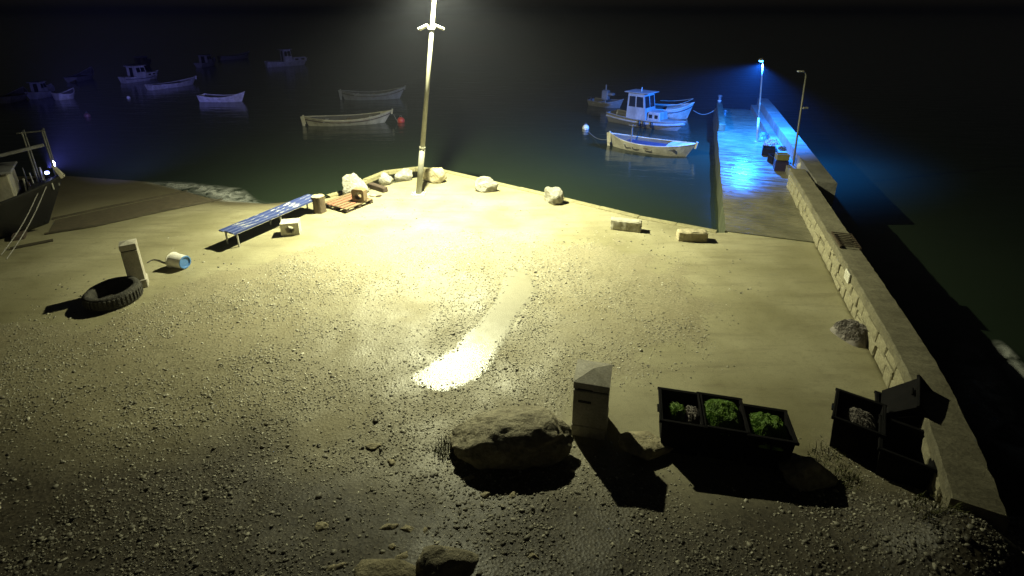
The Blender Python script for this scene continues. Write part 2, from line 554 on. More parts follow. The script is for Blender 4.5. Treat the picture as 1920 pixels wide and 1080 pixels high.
edge_px = [(612, 366), (640, 358), (680, 337), (722, 320), (780, 313), (830, 318), (900, 334), (1060, 371), (1200, 405), (1345, 432)]
EDGE = [at(*p) for p in edge_px]
WALL_IN = lambda y: 9.66 + 0.338 * (y - 15.98)           # foot of the sea wall's inner face
gravel_px = [(0, 604), (200, 588), (320, 552), (460, 505), (560, 478), (640, 442), (800, 440), (950, 452), (1100, 452),
             (1200, 480), (1290, 540), (1340, 620), (1310, 690), (1190, 735), (1160, 800), (1200, 858), (1400, 890), (1560, 880), (1700, 930), (1800, 960)]
GRAVEL = [(-26, 8.9)] + [at(*p)[:2] for p in gravel_px] + [(10, 4.6), (10, -3), (-26, -3)]
puddle_px = [(768, 706), (782, 697), (800, 690), (815, 678), (838, 664), (855, 655), (872, 632), (898, 606), (912, 588), (930, 566), (940, 545), (948, 522), (958, 505), (985, 512),
             (1000, 530), (1003, 552), (986, 570), (972, 592), (952, 626), (934, 652), (925, 672), (912, 690), (893, 708), (868, 718), (842, 728), (815, 729), (788, 722), (775, 716)]
PUDDLE = [at(*p)[:2] for p in puddle_px]

SW_T = [-3, .3, 2.9, 4.5, 5.9, 7.8, 12]
SW_V = [16, 13.2, 9.8, 5.46, 3.4, 2.5, 2.2]

def ground_z(x, y):
    x = np.asarray(x, float); y = np.asarray(y, float)
    s = (x + 12) * -.66 + (y - 12.5) * .751
    t = (x + 12) * .751 + (y - 12.5) * .66
    sw = np.interp(t, SW_T, SW_V)
    q = np.maximum(s, 0) / sw
    z = -0.8 * np.where(q < 1, q ** 1.3, q * 1.3 - .3)
    z = np.maximum(z, -2.2)
    # the shingle beach beyond the wall's near end falls to the open sea
    out = x - (9.66 + 0.338 * (y - 15.98)) - 0.1
    k = np.clip(out / 0.5, 0, 1)
    # the earth bank below the viewpoint rises a little
    z = z + 0.17 * np.maximum(0, 6.0 - y) * np.clip((8 - np.abs(x)) / 3, 0, 1) * (1 - k)
    bz = 0.95 * np.exp(-((x - 5.35) ** 2 + (y - 4.25) ** 2) / 0.55) - 0.10 * np.maximum(out, 0) - 0.62 * np.maximum(0, y - 4.7 + 0.1 * (x - 6))
    z = z + k * bz
    z = z + (1 - k) * 0.62 * np.exp(-((x - 5.3) ** 2 + (y - 4.2) ** 2) / 0.5)
    return z


def rough_z(x, y, g):
    return g * (0.05 * (vnoise(x, y, 0.7, 1) - .5) + 0.035 * (vnoise(x, y, 2.1, 2) - .5) + 0.02 * (vnoise(x, y, 5.0, 3) - .5))


def gravel_mask(x, y):
    g = poly_sd((x, y), GRAVEL) + 1.9 * (vnoise(x, y, 0.55, 4) - .5) + 1.1 * (vnoise(x, y, 1.7, 5) - .5) + .5 * (vnoise(x, y, 4.5, 6) - .5)
    g = np.clip(g / 1.5 + 0.35, 0, 1)
    p = poly_sd((x, y), PUDDLE)
    return g * np.clip(-p / 0.12, 0, 1)


def soil_dim_mask(x, y):  # brown soil band whose darkness also stands in for the lamp's fall-off
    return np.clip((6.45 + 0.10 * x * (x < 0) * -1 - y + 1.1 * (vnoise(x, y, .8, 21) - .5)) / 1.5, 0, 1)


# ground sheet -----------------------------------------------------------
def build_ground():
    step = 0.125
    xs = np.arange(-34, 13.001, step); ys = np.arange(-4, 24.001, step)
    X, Y = np.meshgrid(xs, ys)
    G = gravel_mask(X, Y)
    Z = ground_z(X, Y)
    pud = poly_sd((X, Y), PUDDLE)
    Z = Z + rough_z(X, Y, G) - 0.012 * np.clip(pud / 0.15, 0, 1)
    soil = soil_dim_mask(X, Y)  # soil plus painted dimming of the foreground
    sand = np.clip(-ground_z(X, Y) / 0.35 - .15, 0, 1) * (X < 2)
    # keep the sheet inside the quay edge, the jetty and the sea wall
    keep = np.ones(X.shape, bool)
    cut = [tuple(e[:2]) for e in EDGE]
    outer = [(-5.9, 30)] + [(cut[0][0] - .8, 30)] if False else None
    # points right/behind the quay edge polyline are sea
    for i in range(len(cut) - 1):
        pass
    sea_poly = [(c[0], c[1]) for c in cut] + [(at(1356, 432)[0], at(1356, 432)[1]), (16, 40), (cut[0][0] - 0.2, 40)]
    keep &= poly_sd((X, Y), sea_poly) < -0.09
    keep &= ~((X > 9.66 + .30 + 0.338 * (Y - 15.98)) & (Y > 7.2))
    keep &= Z > -2.15
    idx = -np.ones(X.shape, int)
    fk = keep[:-1, :-1] & keep[1:, :-1] & keep[:-1, 1:] & keep[1:, 1:]
    used = np.zeros(X.shape, bool)
    for a in (slice(None, -1), slice(1, None)):
        for b in (slice(None, -1), slice(1, None)):
            used[a, b] |= fk
    idx[used] = np.arange(used.sum())
    V = np.stack([X[used], Y[used], Z[used]], 1)
    F = np.stack([idx[:-1, :-1][fk], idx[:-1, 1:][fk], idx[1:, 1:][fk], idx[1:, :-1][fk]], 1)
    me = bpy.data.meshes.new('ground')
    me.vertices.add(len(V)); me.vertices.foreach_set('co', V.ravel())
    me.loops.add(F.size); me.loops.foreach_set('vertex_index', F.ravel().astype(np.int32))
    me.polygons.add(len(F)); me.polygons.foreach_set('loop_start', np.arange(0, F.size, 4, dtype=np.int32))
    me.update(calc_edges=True)
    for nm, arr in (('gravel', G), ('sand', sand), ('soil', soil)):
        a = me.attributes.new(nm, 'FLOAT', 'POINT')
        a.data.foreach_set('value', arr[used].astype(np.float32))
    o = link_mesh('ground', me, M['ground'], smooth=True)
    tag(o, kind='structure')
    return o

ground = build_ground()

# sea -------------------------------------------------------------------
mb = MB()
mb.add([(-1500, -60, SEA), (1500, -60, SEA), (1500, 1800, SEA), (-1500, 1800, SEA)], [(0, 1, 2, 3)])
tag(mb.build('sea', M['sea']), kind='structure')

# quay retaining wall under the edge, with a kerb of cast lengths
quay = empty('quay', (0, 0, 0))
tag(quay, kind='structure')
mb = MB()
off = 0.26
pts = [Vector((e[0], e[1], 0)) for e in EDGE]
def norm_in(i):
    a = pts[max(i - 1, 0)]; b = pts[min(i + 1, len(pts) - 1)]
    t = (b - a).normalized()
    return Vector((t.y, -t.x, 0))        # towards the quay
inner = [pts[i] + norm_in(i) * off for i in range(len(pts))]
mb = MB()
n = len(pts)
vs = [(p[0], p[1], -0.03) for p in pts] + [(p[0], p[1], -2.6) for p in pts]
mb.add(vs, [(i, i + 1, n + i + 1, n + i) for i in range(n - 1)])
mb.build('retaining_wall', M['algae'], quay)
M['kerb'] = surf('kerb_concrete', (0.29, 0.265, 0.15), (0.20, 0.18, 0.10), 3, 0.7, None, 0.6, 14, 0.03, grain=0.25)
for i in range(n - 1):
    a, b, c, d = pts[i], pts[i + 1], inner[i + 1], inner[i]
    L = (b - a).length
    k = max(1, round(L / 1.6))
    for j in range(k):
        f0, f1 = (j + 0.008) / k, (j + 1 - 0.008) / k
        q = [a.lerp(b, f0), a.lerp(b, f1), d.lerp(c, f1), d.lerp(c, f0)]
        jit = rnd.uniform(-.015, .015)
        z = 0.028 + jit
        poly = [(v[0], v[1]) for v in reversed(q)]
        MB().prism(poly, -0.12, z).build('kerb_stone', M['kerb'], quay)

# jetty -----------------------------------------------------------------
JL = [at(1360, 432), at(1352, 350), at(1347, 270), at(1341, 203)]
jd = (JL[3] - JL[0]).normalized()
jn = Vector((jd.y, -jd.x, 0))                # to the right, towards the wall
JW = 2.95
j0 = Vector((JL[0].x, JL[0].y, 0)) - jd * 0.1
jlen = (JL[3] - j0).length
jetty = empty('jetty', j0, math.atan2(jd.y, jd.x) - math.pi / 2)
tag(jetty, kind='structure')
# local frame: x across to the right, y along
deck = MB()
NJ = 60
vs, fs = [], []
for i in range(NJ + 1):
    y = jlen * i / NJ
    w = 0.012 * math.sin(i * .7)
    vs += [(w, y, 0.03), (JW, y, 0.03)]
for i in range(NJ):
    fs.append((2 * i, 2 * i + 1, 2 * i + 3, 2 * i + 2))
deck.add(vs, fs)
deck.build('deck', M['jetty'], jetty)
mb = MB()
vs, fs = [], []
for i in range(NJ + 1):
    y = jlen * i / NJ
    w = 0.012 * math.sin(i * .7)
    vs += [(w, y, 0.03), (w - .03, y, -.25), (w - 0.1, y, -2.6)]
for i in range(NJ):
    for k in range(2):
        fs.append((3 * i + k, 3 * i + 3 + k, 3 * i + 4 + k, 3 * i + 1 + k))
mb.add(vs, fs)
mb.add([(0, jlen, 0.03), (JW, jlen, 0.03), (JW, jlen, -2.6), (-.1, jlen, -2.6)], [(3, 2, 1, 0)])
mb.add([(-.02, 0, 0.03), (JW, 0, 0.03), (JW, 0, -.3), (-.02, 0, -.3)], [(0, 1, 2, 3)])
mb.build('jetty_side', M['algae'], jetty)

def jl(x, y, z=0.0):
    return jetty.matrix_basis @ Vector((x, y, z))

# sea wall: mortar core, coping, separate face stones -----------------------
WH = 0.74
wall_d = Vector((0.338, 1, 0)).normalized()
wall_n = Vector((wall_d.y, -wall_d.x, 0))     # outwards (sea side)
def wall_pt(y):
    """foot of the inner face; the near end bends in a little towards the shore"""
    bend = 0.0 if y > 8.4 else 0.030 * (8.4 - y) ** 2
    return Vector((WALL_IN(y) - bend, y, 0))
Y0, Y1 = 4.7, 18.75
sea_wall = empty('sea_wall', wall_pt(12.0), 0,
                 'long low stone sea wall with smooth coping running from the shore to the jetty', 'wall')
wl = wall_pt(12.0)
NS = 48
def sweep(prof, y0, y1, ns=NS):
    """profile of (out, z) pairs swept along the wall"""
    vs, fs = [], []
    m = len(prof)
    for i in range(ns + 1):
        y = y0 + (y1 - y0) * i / ns
        p = wall_pt(y) - wl
        t = (wall_pt(y + .05) - wall_pt(y - .05)).normalized()
        nn_ = Vector((t.y, -t.x, 0))
        for (o_, z) in prof:
            v = p + nn_ * o_
            vs.append((v.x, v.y, z))
    for i in range(ns):
        for k in range(m):
            k2 = (k + 1) % m
            fs.append((i * m + k, i * m + k2, (i + 1) * m + k2, (i + 1) * m + k))
    fs.append(tuple(range(m)))
    fs.append(tuple(reversed(range(ns * m, ns * m + m))))
    return MB().add(vs, fs)
sweep([(0.06, -0.3), (0.06, WH - .2), (0.50, WH - .2), (0.58, -2.4)], Y0, Y1).build('core', M['mortar'], sea_wall)
cop = sweep([(0.01, WH - .2), (0.0, WH - .02), (0.03, WH), (0.53, WH + .01), (0.56, WH - .03), (0.56, WH - .21)], Y0 - .02, Y1 + .02, 110)
rc = random.Random(5)
cop.v = [(v[0] + rc.uniform(-.012, .012), v[1] + rc.uniform(-.01, .01), v[2] + rc.uniform(-.008, .006)) for v in cop.v]
cop.build('coping', M['coping'], sea_wall)
courses = [(-0.02, 0.27), (0.27, WH - .205)]
rw = random.Random(21)
for ci, (z0, z1) in enumerate(courses):
    y = Y0 + 0.02 + (0.25 if ci else 0)
    while y < Y1 - 0.15:
        L = rw.uniform(0.28, 0.62)
        L = min(L, Y1 - y)
        yc = y + L / 2
        p = wall_pt(yc) - wl
        t = (wall_pt(yc + .05) - wall_pt(yc - .05)).normalized()
        ang = math.atan2(t.y, t.x)
        split = rw.random() < 0.22
        parts = [(z0, z1)] if not split else [(z0, (z0 + z1) / 2 + rw.uniform(-.04, .04)), ((z0 + z1) / 2 + .0, z1)]
        if split: parts[1] = (parts[0][1], z1)
        for (a, b) in parts:
            if rw.random() < 0.05 and 9 < yc < 14: continue       # a fallen stone leaves a dark gap
            g = rw.uniform(0.004, 0.010)
            prd = rw.uniform(-0.012, 0.012) if rw.random() < .8 else rw.uniform(-.035, .025)
            nn_ = Vector((t.y, -t.x, 0))
            c = p + nn_ * (0.10 + prd)
            bx = MB().box((0, 0, 0), (L - 2 * g, 0.2, (b - a) - 2 * g), bev=rw.uniform(.012, .026))
            bx.v = [(v[0] + rw.uniform(-.007, .007), v[1] + rw.uniform(-.007, .007), v[2] + rw.uniform(-.007, .007)) for v in bx.v]
            so = bx.build('stone', M['wallstone'], sea_wall, (c.x, c.y, (a + b) / 2))
            so.rotation_euler = (rw.uniform(-.02, .02), rw.uniform(-.04, .04), ang + rw.uniform(-.02, .02))
        y += L
# plaque on the wall
pp = wall_pt(10.55)
ang = math.atan2(wall_d.y, wall_d.x)
pl = MB().box((0, 0, 0), (0.34, 0.03, 0.24), bev=.006).build('plaque', M['plaque'], None, pp + Vector((-0.02, 0, 0.60)) - wall_n * .012, ang)
tag(pl, 'small white plaque on the inner face of the sea wall', 'plaque')
for k in range(4):
    MB().box((0.0, 0.0, 0), (0.24, 0.004, 0.012)).build('engraved_line', M['stele'], pl, (0, 0.0165, 0.07 - .045 * k))

# outer breakwater wall beside the jetty
ow = empty('breakwater_wall', (0, 0, 0), 0, 'dim outer breakwater wall along the far right side of the jetty', 'wall')
def owp(y, o_):
    return Vector((WALL_IN(y), y, 0)) + wall_n * o_
def obox(y0, y1, a, b, z0, z1, name, mat):
    q = [owp(y0, a), owp(y0, b), owp(y1, b), owp(y1, a)]
    return MB().prism([(v.x, v.y) for v in q], z0, z1).build(name, mat, ow)
M['break'] = surf('breakwater_concrete', (0.20, 0.19, 0.16), (0.12, 0.115, 0.10), 1.5, 0.7, None, 0.6, 12, 0.03, grain=0.2)
k = 0
yy = 17.2
while yy < 35.3:
    y2 = min(yy + 2.6, 35.4)
    obox(yy + .012, y2 - .012, 0.62, 1.25, -2.4, 0.78 + 0.012 * (k % 3), 'wall_length', M['break'])
    yy = y2; k += 1
obox(18.95, 35.3, 0.25, 0.61, -2.4, 0.33, 'bench_step', M['break'])

# raised kerb block on the jetty's water edge
kb = MB().box((0.22, jlen - 4.0, 0.03 + .21), (0.36, 7.6, 0.42), bev=.03)
kbo = kb.build('edge_block', M['algae'], jetty)
tag(kbo, label='raised dark concrete edge block at the seaward end')

# puddle ------------------------------------------------------------------
def build_puddle():
    step = 0.07
    P = np.array(PUDDLE)
    xs = np.arange(P[:, 0].min() - .2, P[:, 0].max() + .2, step); ys = np.arange(P[:, 1].min() - .2, P[:, 1].max() + .2, step)
    X, Y = np.meshgrid(xs, ys)
    d = poly_sd((X, Y), PUDDLE)
    keep = d > -0.10
    idx = -np.ones(X.shape, int); idx[keep] = np.arange(keep.sum())
    fk = keep[:-1, :-1] & keep[1:, :-1] & keep[:-1, 1:] & keep[1:, 1:]
    V = np.stack([X[keep], Y[keep], np.where(d[keep] > 0, 0.004, 0.004 + d[keep] * .12)], 1)
    F = np.stack([idx[:-1, :-1][fk], idx[:-1, 1:][fk], idx[1:, 1:][fk], idx[1:, :-1][fk]], 1)
    me = bpy.data.meshes.new('puddle')
    me.from_pydata(V.tolist(), [], F.tolist())
    a = me.attributes.new('wet', 'FLOAT', 'POINT')
    w = np.clip((9.9 - Y[keep]) / 1.5, 0, 1)
    a.data.foreach_set('value', w.astype(np.float32))
    o = link_mesh('puddle', me, M['puddle'], smooth=True)
    tag(o, 'long wet puddle on the gravel with white lamp glare at its near end', 'puddle')
build_puddle()

# ------------------------------------------------------------------ main lamp post
base = at(785, 364)
lp = empty('lamp_post', base, 0, 'tall leaning galvanised lamp post lighting the middle of the quay', 'lamp post')
LEAN = Vector((0.138, 0.0, 1.0))
HEAD = Vector((-2.45, 16.55, 7.65)) - base
MB().box((0, 0, 0.02), (0.52, 0.42, 0.045), bev=.012).build('base_plate', M['galv'], lp)
for sx in (-1, 1):
    for sy in (-1, 1):
        MB().tube([(sx * .2, sy * .15, .04), (sx * .2, sy * .15, .085)], .018, 6).build('bolt', M['steel_dark'], lp)
MB().tube([(0, 0, 0.04), LEAN * 1.75], [0.105, 0.10], 20).build('lower_pole', M['pole'], lp, smooth=False)
MB().tube([LEAN * 1.74, LEAN * 1.80], [0.112, 0.112], 20).build('collar', M['pole'], lp)
MB().tube([LEAN * 1.79, LEAN * 7.75], [0.088, 0.06], 20).build('upper_pole', M['pole'], lp)
for ob in lp.children:
    if ob.name.startswith(('lower', 'upper')):
        ob.data.polygons.foreach_set('use_smooth', [True] * len(ob.data.polygons))
top = LEAN * 7.7
MB().tube([top, top + Vector((0.0, -.35, .12)), HEAD + Vector((0, .35, .12))], .035, 10).build('arm', M['galv'], lp)
hd = MB().box(HEAD + Vector((0, 0, .09)), (0.30, 0.75, 0.13), bev=.04).build('lamp_head', M['galv'], lp)
ln = MB().box(HEAD + Vector((0, 0, .012)), (0.24, 0.6, 0.02)).build('lens', M['lens_warm'], hd)
# bracket with two small floodlight housings, switched off
bz = 5.86
bc = LEAN * bz
br = MB().tube([bc + Vector((-.12, -.1, .0)), bc + Vector((.12, -.1, 0))], .05, 8).build('bracket', M['galv'], lp)
for s in (-1, 1):
    fl = MB().box((0, 0, 0), (0.34, 0.22, 0.06), rot=None, bev=.015)
    fo = fl.build('camera_housing', M['white_paint'], lp, bc + Vector((s * .27, -.12, 0.02)))
    fo.rotation_euler = (R(-15), R(s * 24), 0)
    MB().box((s * .1, -.112, -.005), (.08, .01, .04)).build('glass', M['pane'], fo)

ld = bpy.data.lights.new('street_light', 'SPOT')
ld.energy = LAMP_W
ld.color = LAMP_COL
ld.spot_size = R(168)
ld.spot_blend = 1.0
ld.shadow_soft_size = 0.10
# roadway optic: less straight down, more to the sides
ld.use_nodes = True
ln_ = ld.node_tree
em_ = ln_.nodes['Emission']
tc_ = ln_.nodes.new('ShaderNodeTexCoord')
sx_ = ln_.nodes.new('ShaderNodeSeparateXYZ')
ab_ = ln_.nodes.new('ShaderNodeMath'); ab_.operation = 'ABSOLUTE'
ln_.links.new(tc_.outputs['Normal'], sx_.inputs[0])
ln_.links.new(sx_.outputs['Z'], ab_.inputs[0])
ln_.links.new(ramp(ln_, ab_.outputs[0], 0.68, 0.99, 1.0, 0.62), em_.inputs['Strength'])
lo = bpy.data.objects.new('street_light', ld)
COL.objects.link(lo)
lo.location = base + HEAD + Vector((0, 0, -.03))
aim = Vector((-1.7, 18.0, 0)) - lo.location
lo.rotation_euler = aim.to_track_quat('-Z', 'Y').to_euler()
lo.parent = None

# ------------------------------------------------------------------ jetty lamps
jb = at(1419, 266, 0.03)
jp = empty('jetty_lamp', jb, 0, 'thin jetty lamp post with a lit blue lamp on top', 'lamp post')
JLEAN = Vector((-0.085, 0, 1))
MB().box((0, 0, .012), (.22, .22, .024)).build('base_plate', M['galv'], jp)
MB().tube([(0, 0, .02), JLEAN * 1.25], .06, 12).build('lower_pole', M['galv'], jp, smooth=True)
MB().tube([JLEAN * 1.22, JLEAN * 3.9, JLEAN * 4.02 + Vector((-.06, -.03, .02))], [.042, .034, .03], 10).build('upper_pole', M['galv'], jp, smooth=True)
bh = JLEAN * 4.02 + Vector((-.14, -.06, .06))
sh = MB().lathe([(.05, .10), (.12, .06), (.15, 0.0)], 16).xform(Matrix.Translation(bh)).build('lamp_shade', M['galv'], jp)
MB().lathe([(0.0, -.07), (.07, -.055), (.105, -.015), (.10, .012)], 16).xform(Matrix.Translation(bh)).build('bulb', M['lens_blue'], sh, smooth=True)
ld = bpy.data.lights.new('blue_light', 'SPOT')
ld.spot_size = R(150); ld.spot_blend = 0.35
ld.energy = BLUE_W; ld.color = BLUE_COL; ld.shadow_soft_size = 0.09
lo = bpy.data.objects.new('blue_light', ld)
COL.objects.link(lo)
lo.location = jb + bh + Vector((0, 0, -.17))
lo.rotation_euler = (Vector((11.7, 26.5, 0)) - lo.location).to_track_quat('-Z', 'Y').to_euler()

ub = at(1487, 310, 0.33)
up = empty('unlit_lamp_post', ub, 0, 'slim unlit lamp post standing behind the end of the sea wall', 'lamp post')
UL = Vector((-0.05, 0, 1))
MB().tube([(0, 0, 0), UL * 3.7], [.042, .03], 10).build('pole', M['pole'], up, smooth=True)
MB().tube([UL * 3.68, UL * 3.80 + Vector((-.05, 0, 0)), UL * 3.84 + Vector((-.16, -.02, 0))], .022, 8).build('arm', M['pole'], up)
MB().box(UL * 3.84 + Vector((-.24, -.02, .0)), (.24, .12, .06), bev=.015).build('lamp_head', M['white_paint'], up)
MB().box(UL * 2.42 + Vector((.16, 0, -.02)), (.22, .09, .08), bev=.015).build('camera_box', M['galv'], up)

# ------------------------------------------------------------------ rocks
def rock_mesh(name, dims, seed, sub=4, cuts=9, rough=0.13, flat=0.0):
    bm = bmesh.new()
    bmesh.ops.create_icosphere(bm, subdivisions=sub, radius=1.0)
    r_ = random.Random(seed)
    planes = []
    for _ in range(cuts):
        nv = Vector((r_.uniform(-1, 1), r_.uniform(-1, 1), r_.uniform(-.6, 1))).normalized()
        planes.append((nv, r_.uniform(0.48, 0.78)))
    offv = Vector((seed * 3.17, seed * 1.3, seed * .7))
    for v in bm.verts:
        c = v.co.copy()
        for nv, d in planes:
            k_ = c.dot(nv) - d
            if k_ > 0: c -= nv * k_ * 0.97
        f = 1 + rough * noise.fractal(c * 1.6 + offv, 1.0, 2.0, 4) + rough * .45 * noise.fractal(c * 5 + offv, 1.0, 2.0, 3)
        c *= f
        c *= 1 - .05 * max(0.0, noise.ridged_multi_fractal(c * 2.3 + offv, 1.0, 2.1, 4, 1.0, 2.0) - 1.0)
        if c.z < -0.55: c.z = -0.55 + (c.z + .55) * .15
        v.co = Vector((c.x * dims[0] / 2 * 1.12, c.y * dims[1] / 2 * 1.12, (c.z + .55) * dims[2] / 1.45))
    me = bpy.data.meshes.new(name)
    bm.to_mesh(me); bm.free()
    lo_ = [min(v.co[k] for v in me.vertices) for k in range(3)]
    hi_ = [max(v.co[k] for v in me.vertices) for k in range(3)]
    for v in me.vertices:
        v.co.x = (v.co.x - (lo_[0] + hi_[0]) / 2) * dims[0] / (hi_[0] - lo_[0])
        v.co.y = (v.co.y - (lo_[1] + hi_[1]) / 2) * dims[1] / (hi_[1] - lo_[1])
        v.co.z = (v.co.z - lo_[2]) * dims[2] / (hi_[2] - lo_[2]) - 0.02
    me.polygons.foreach_set('use_smooth', [True] * len(me.polygons))
    return me


def rock(name, loc, dims, seed, mat, label, cat='rock', group=None, rz=0.0, tilt=(0, 0), **kw):
    me = rock_mesh(name, dims, seed, **kw)
    o = link_mesh(name, me, mat, None, loc, rz)
    o.rotation_euler = (tilt[0], tilt[1], rz)
    return tag(o, label, cat, group)

QR = 'white rocks lined up along the quay edge'
rock('rock', at(668, 362), (0.98, 0.75, 0.78), 3, M['stone'], 'tall pale rock standing behind the hollow block on the pallet', group=QR, rz=.3)
rock('rock', at(725, 343), (0.64, 0.55, 0.48), 5, M['stone'], 'small squarish pale rock next to the dark timber beam', group=QR, rz=1.1)
rock('rock', at(757, 336), (0.74, 0.55, 0.46), 8, M['stone'], 'white rock just left of the lamp post, at the quay edge', group=QR, rz=.2)
rock('rock', at(814, 340), (1.05, 0.7, 0.60), 11, M['stone_warm'], 'large rounded tan rock just right of the lamp post', group=QR, rz=-.1)
rock('rock', at(913, 357), (0.95, 0.6, 0.60), 15, M['stone'], 'wedge-shaped white rock alone on the quay edge, between tan rock and boxy rock', group=QR, rz=-.25)
rock('rock', at(1037, 380), (0.78, 0.6, 0.62), 19, M['stone'], 'boxy white rock with a flat pale face on the quay edge', group=QR, rz=-.35, cuts=10)

# cast blocks on the right part of the edge
def rough_block(loc, dims, rz, mat, seed, label):
    bm = bmesh.new()
    bmesh.ops.create_cube(bm, size=1)
    bmesh.ops.subdivide_edges(bm, edges=bm.edges[:], cuts=9, use_grid_fill=True)
    r_ = random.Random(seed)
    for v in bm.verts:
        c = Vector((v.co.x * dims[0], v.co.y * dims[1], v.co.z * dims[2]))
        e = sum(1 for k in range(3) if abs(abs(v.co[k]) - .5) < 1e-4)
        a = noise.fractal(c * 4 + Vector((seed, 0, 0)), 1, 2, 3) * .03
        if e >= 2: a -= 0.025
        c += v.co.normalized() * a
        c.z += dims[2] / 2 - .01
        v.co = c
    me = bpy.data.meshes.new('concrete_block'); bm.to_mesh(me); bm.free()
    o = link_mesh('concrete_block', me, mat, None, loc, rz)
    return tag(o, label, 'concrete block', 'concrete blocks on the quay edge')
rough_block(at(1173, 430), (0.92, 0.30, 0.34), R(-17), M['block'], 4, 'pale rectangular concrete block lying right of the rocks')
rough_block(at(1297, 449), (0.86, 0.34, 0.30), R(-4), M['stone_warm'], 9, 'dark rough concrete block nearest the jetty, in its own shade')

# ------------------------------------------------------------------ bench
A_ = at(437, 466); B_ = at(588, 398)
bd = (B_ - A_); bd.z = 0
BL = bd.length + 0.3
bo = empty('bench', (A_ + B_) / 2 + Vector((-0.10, .22, 0)), math.atan2(bd.y, bd.x), 'long low bench with worn blue painted top on pale legs', 'bench')
for k in range(3):
    pk = MB().box((0, 0, 0), (BL, 0.185, 0.04), bev=.010).build('plank', M['bench_blue'], bo, (rnd.uniform(-.02, .02), -.195 + .195 * k, .475))
MB().box((0, -.285, .45), (BL - .06, .02, .06)).build('apron', M['bench_blue'], bo)
for f in (-.455, 0.0, .455):
    for s in (-1, 1):
        x = f * BL
        MB().tube([(x, s * .24, 0.0), (x, s * .24, .30), (x, s * .235, .45)], .026, 8).build('leg', M['galv'], bo)
        MB().tube([(x, s * .24, .22), (x, s * .20, .34), (x, s * .10, .42), (x, s * .02, .445)], .018, 6).build('brace', M['galv'], bo)

# hollow blocks
def hollow_block(loc, d, rz, mat, label, z=0.0):
    """concrete block with a round hole through it"""
    nseg = 24
    hx, hz, r = d[0] / 2, d[2] / 2, min(d[0], d[2]) * .30
    def rect(q):
        c, s = math.cos(q), math.sin(q)
        k_ = min(hx / abs(c) if abs(c) > 1e-6 else 9, hz / abs(s) if abs(s) > 1e-6 else 9)
        return (c * k_, s * k_)
    vs, fs = [], []
    qs = [2 * math.pi * (i + .5) / nseg for i in range(nseg)]
    for y in (-d[1] / 2, d[1] / 2):
        for q in qs:
            a = rect(q); vs.append((a[0], y, a[1] + hz))
        for q in qs:
            vs.append((r * math.cos(q), y, r * math.sin(q) + hz))
    n_ = nseg
    for i in range(n_):
        j = (i + 1) % n_
        fs.append((i, j, n_ + j, n_ + i))
        fs.append((2 * n_ + j, 2 * n_ + i, 3 * n_ + i, 3 * n_ + j))
        fs.append((j, i, 2 * n_ + i, 2 * n_ + j))
        fs.append((n_ + i, n_ + j, 3 * n_ + j, 3 * n_ + i))
    o = MB().add(vs, fs).build('hollow_block', mat, None, (loc[0], loc[1], z), rz)
    return tag(o, label, 'concrete block')
hollow_block(at(547, 437), (0.52, 0.42, 0.40), R(14), M['stele'], 'hollow concrete block with a round hole standing in front of the bench')

# stump
st = empty('tree_stump', at(600, 397), 0, 'upright tree stump with pale sawn top between bench and pallet', 'stump')
prof = []
sv, sf = [], []
NQ = 28
for k, (r0, z) in enumerate([(.215, 0), (.20, .08), (.19, .3), (.195, .52), (.2, .57)]):
    for i in range(NQ):
        q = 2 * math.pi * i / NQ
        r1 = r0 * (1 + .05 * math.sin(q * 5 + k * .3) + .03 * math.sin(q * 11))
        sv.append((r1 * math.cos(q), r1 * math.sin(q), z))
for k in range(4):
    for i in range(NQ):
        j = (i + 1) % NQ
        sf.append((k * NQ + i, k * NQ + j, (k + 1) * NQ + j, (k + 1) * NQ + i))
MB().add(sv, sf).build('bark', M['bark'], st, smooth=True)
MB().add([v for v in sv[4 * NQ:]], [tuple(range(NQ))]).build('sawn_top', M['stump_top'], st)

# pallet
P0 = Vector((-5.73, 16.78, 0))
pa = empty('pallet', P0, R(58), 'wooden pallet with red-brown slats beside the stump', 'pallet')
for k in range(6):
    MB().box((0, 0, 0), (1.2, 0.15, 0.024), bev=.004).build('slat', M['wood_red'] if k in (1, 3, 4) else M['wood'], pa, (rnd.uniform(-.01, .01), -.52 + .208 * k, .150))
for x in (-.53, 0, .53):
    MB().box((0, 0, 0), (.12, 1.18, .02)).build('cross_board', M['wood_dark'], pa, (x, 0, .1275))
    for y in (-.52, 0, .52):
        MB().box((0, 0, 0), (.12, .13, .09)).build('spacer_block', M['wood_dark'], pa, (x, y, .0715))
for y in (-.52, 0, .52):
    MB().box((0, 0, 0), (1.2, .11, .022)).build('bottom_board', M['wood_dark'], pa, (0, y, .0145))
hb = at(675, 377, .163)
hollow_block((hb.x, hb.y, 0), (0.46, 0.24, 0.46), R(-14), M['wood'], 'square hollow block with a round hole standing on the pallet', z=.163)

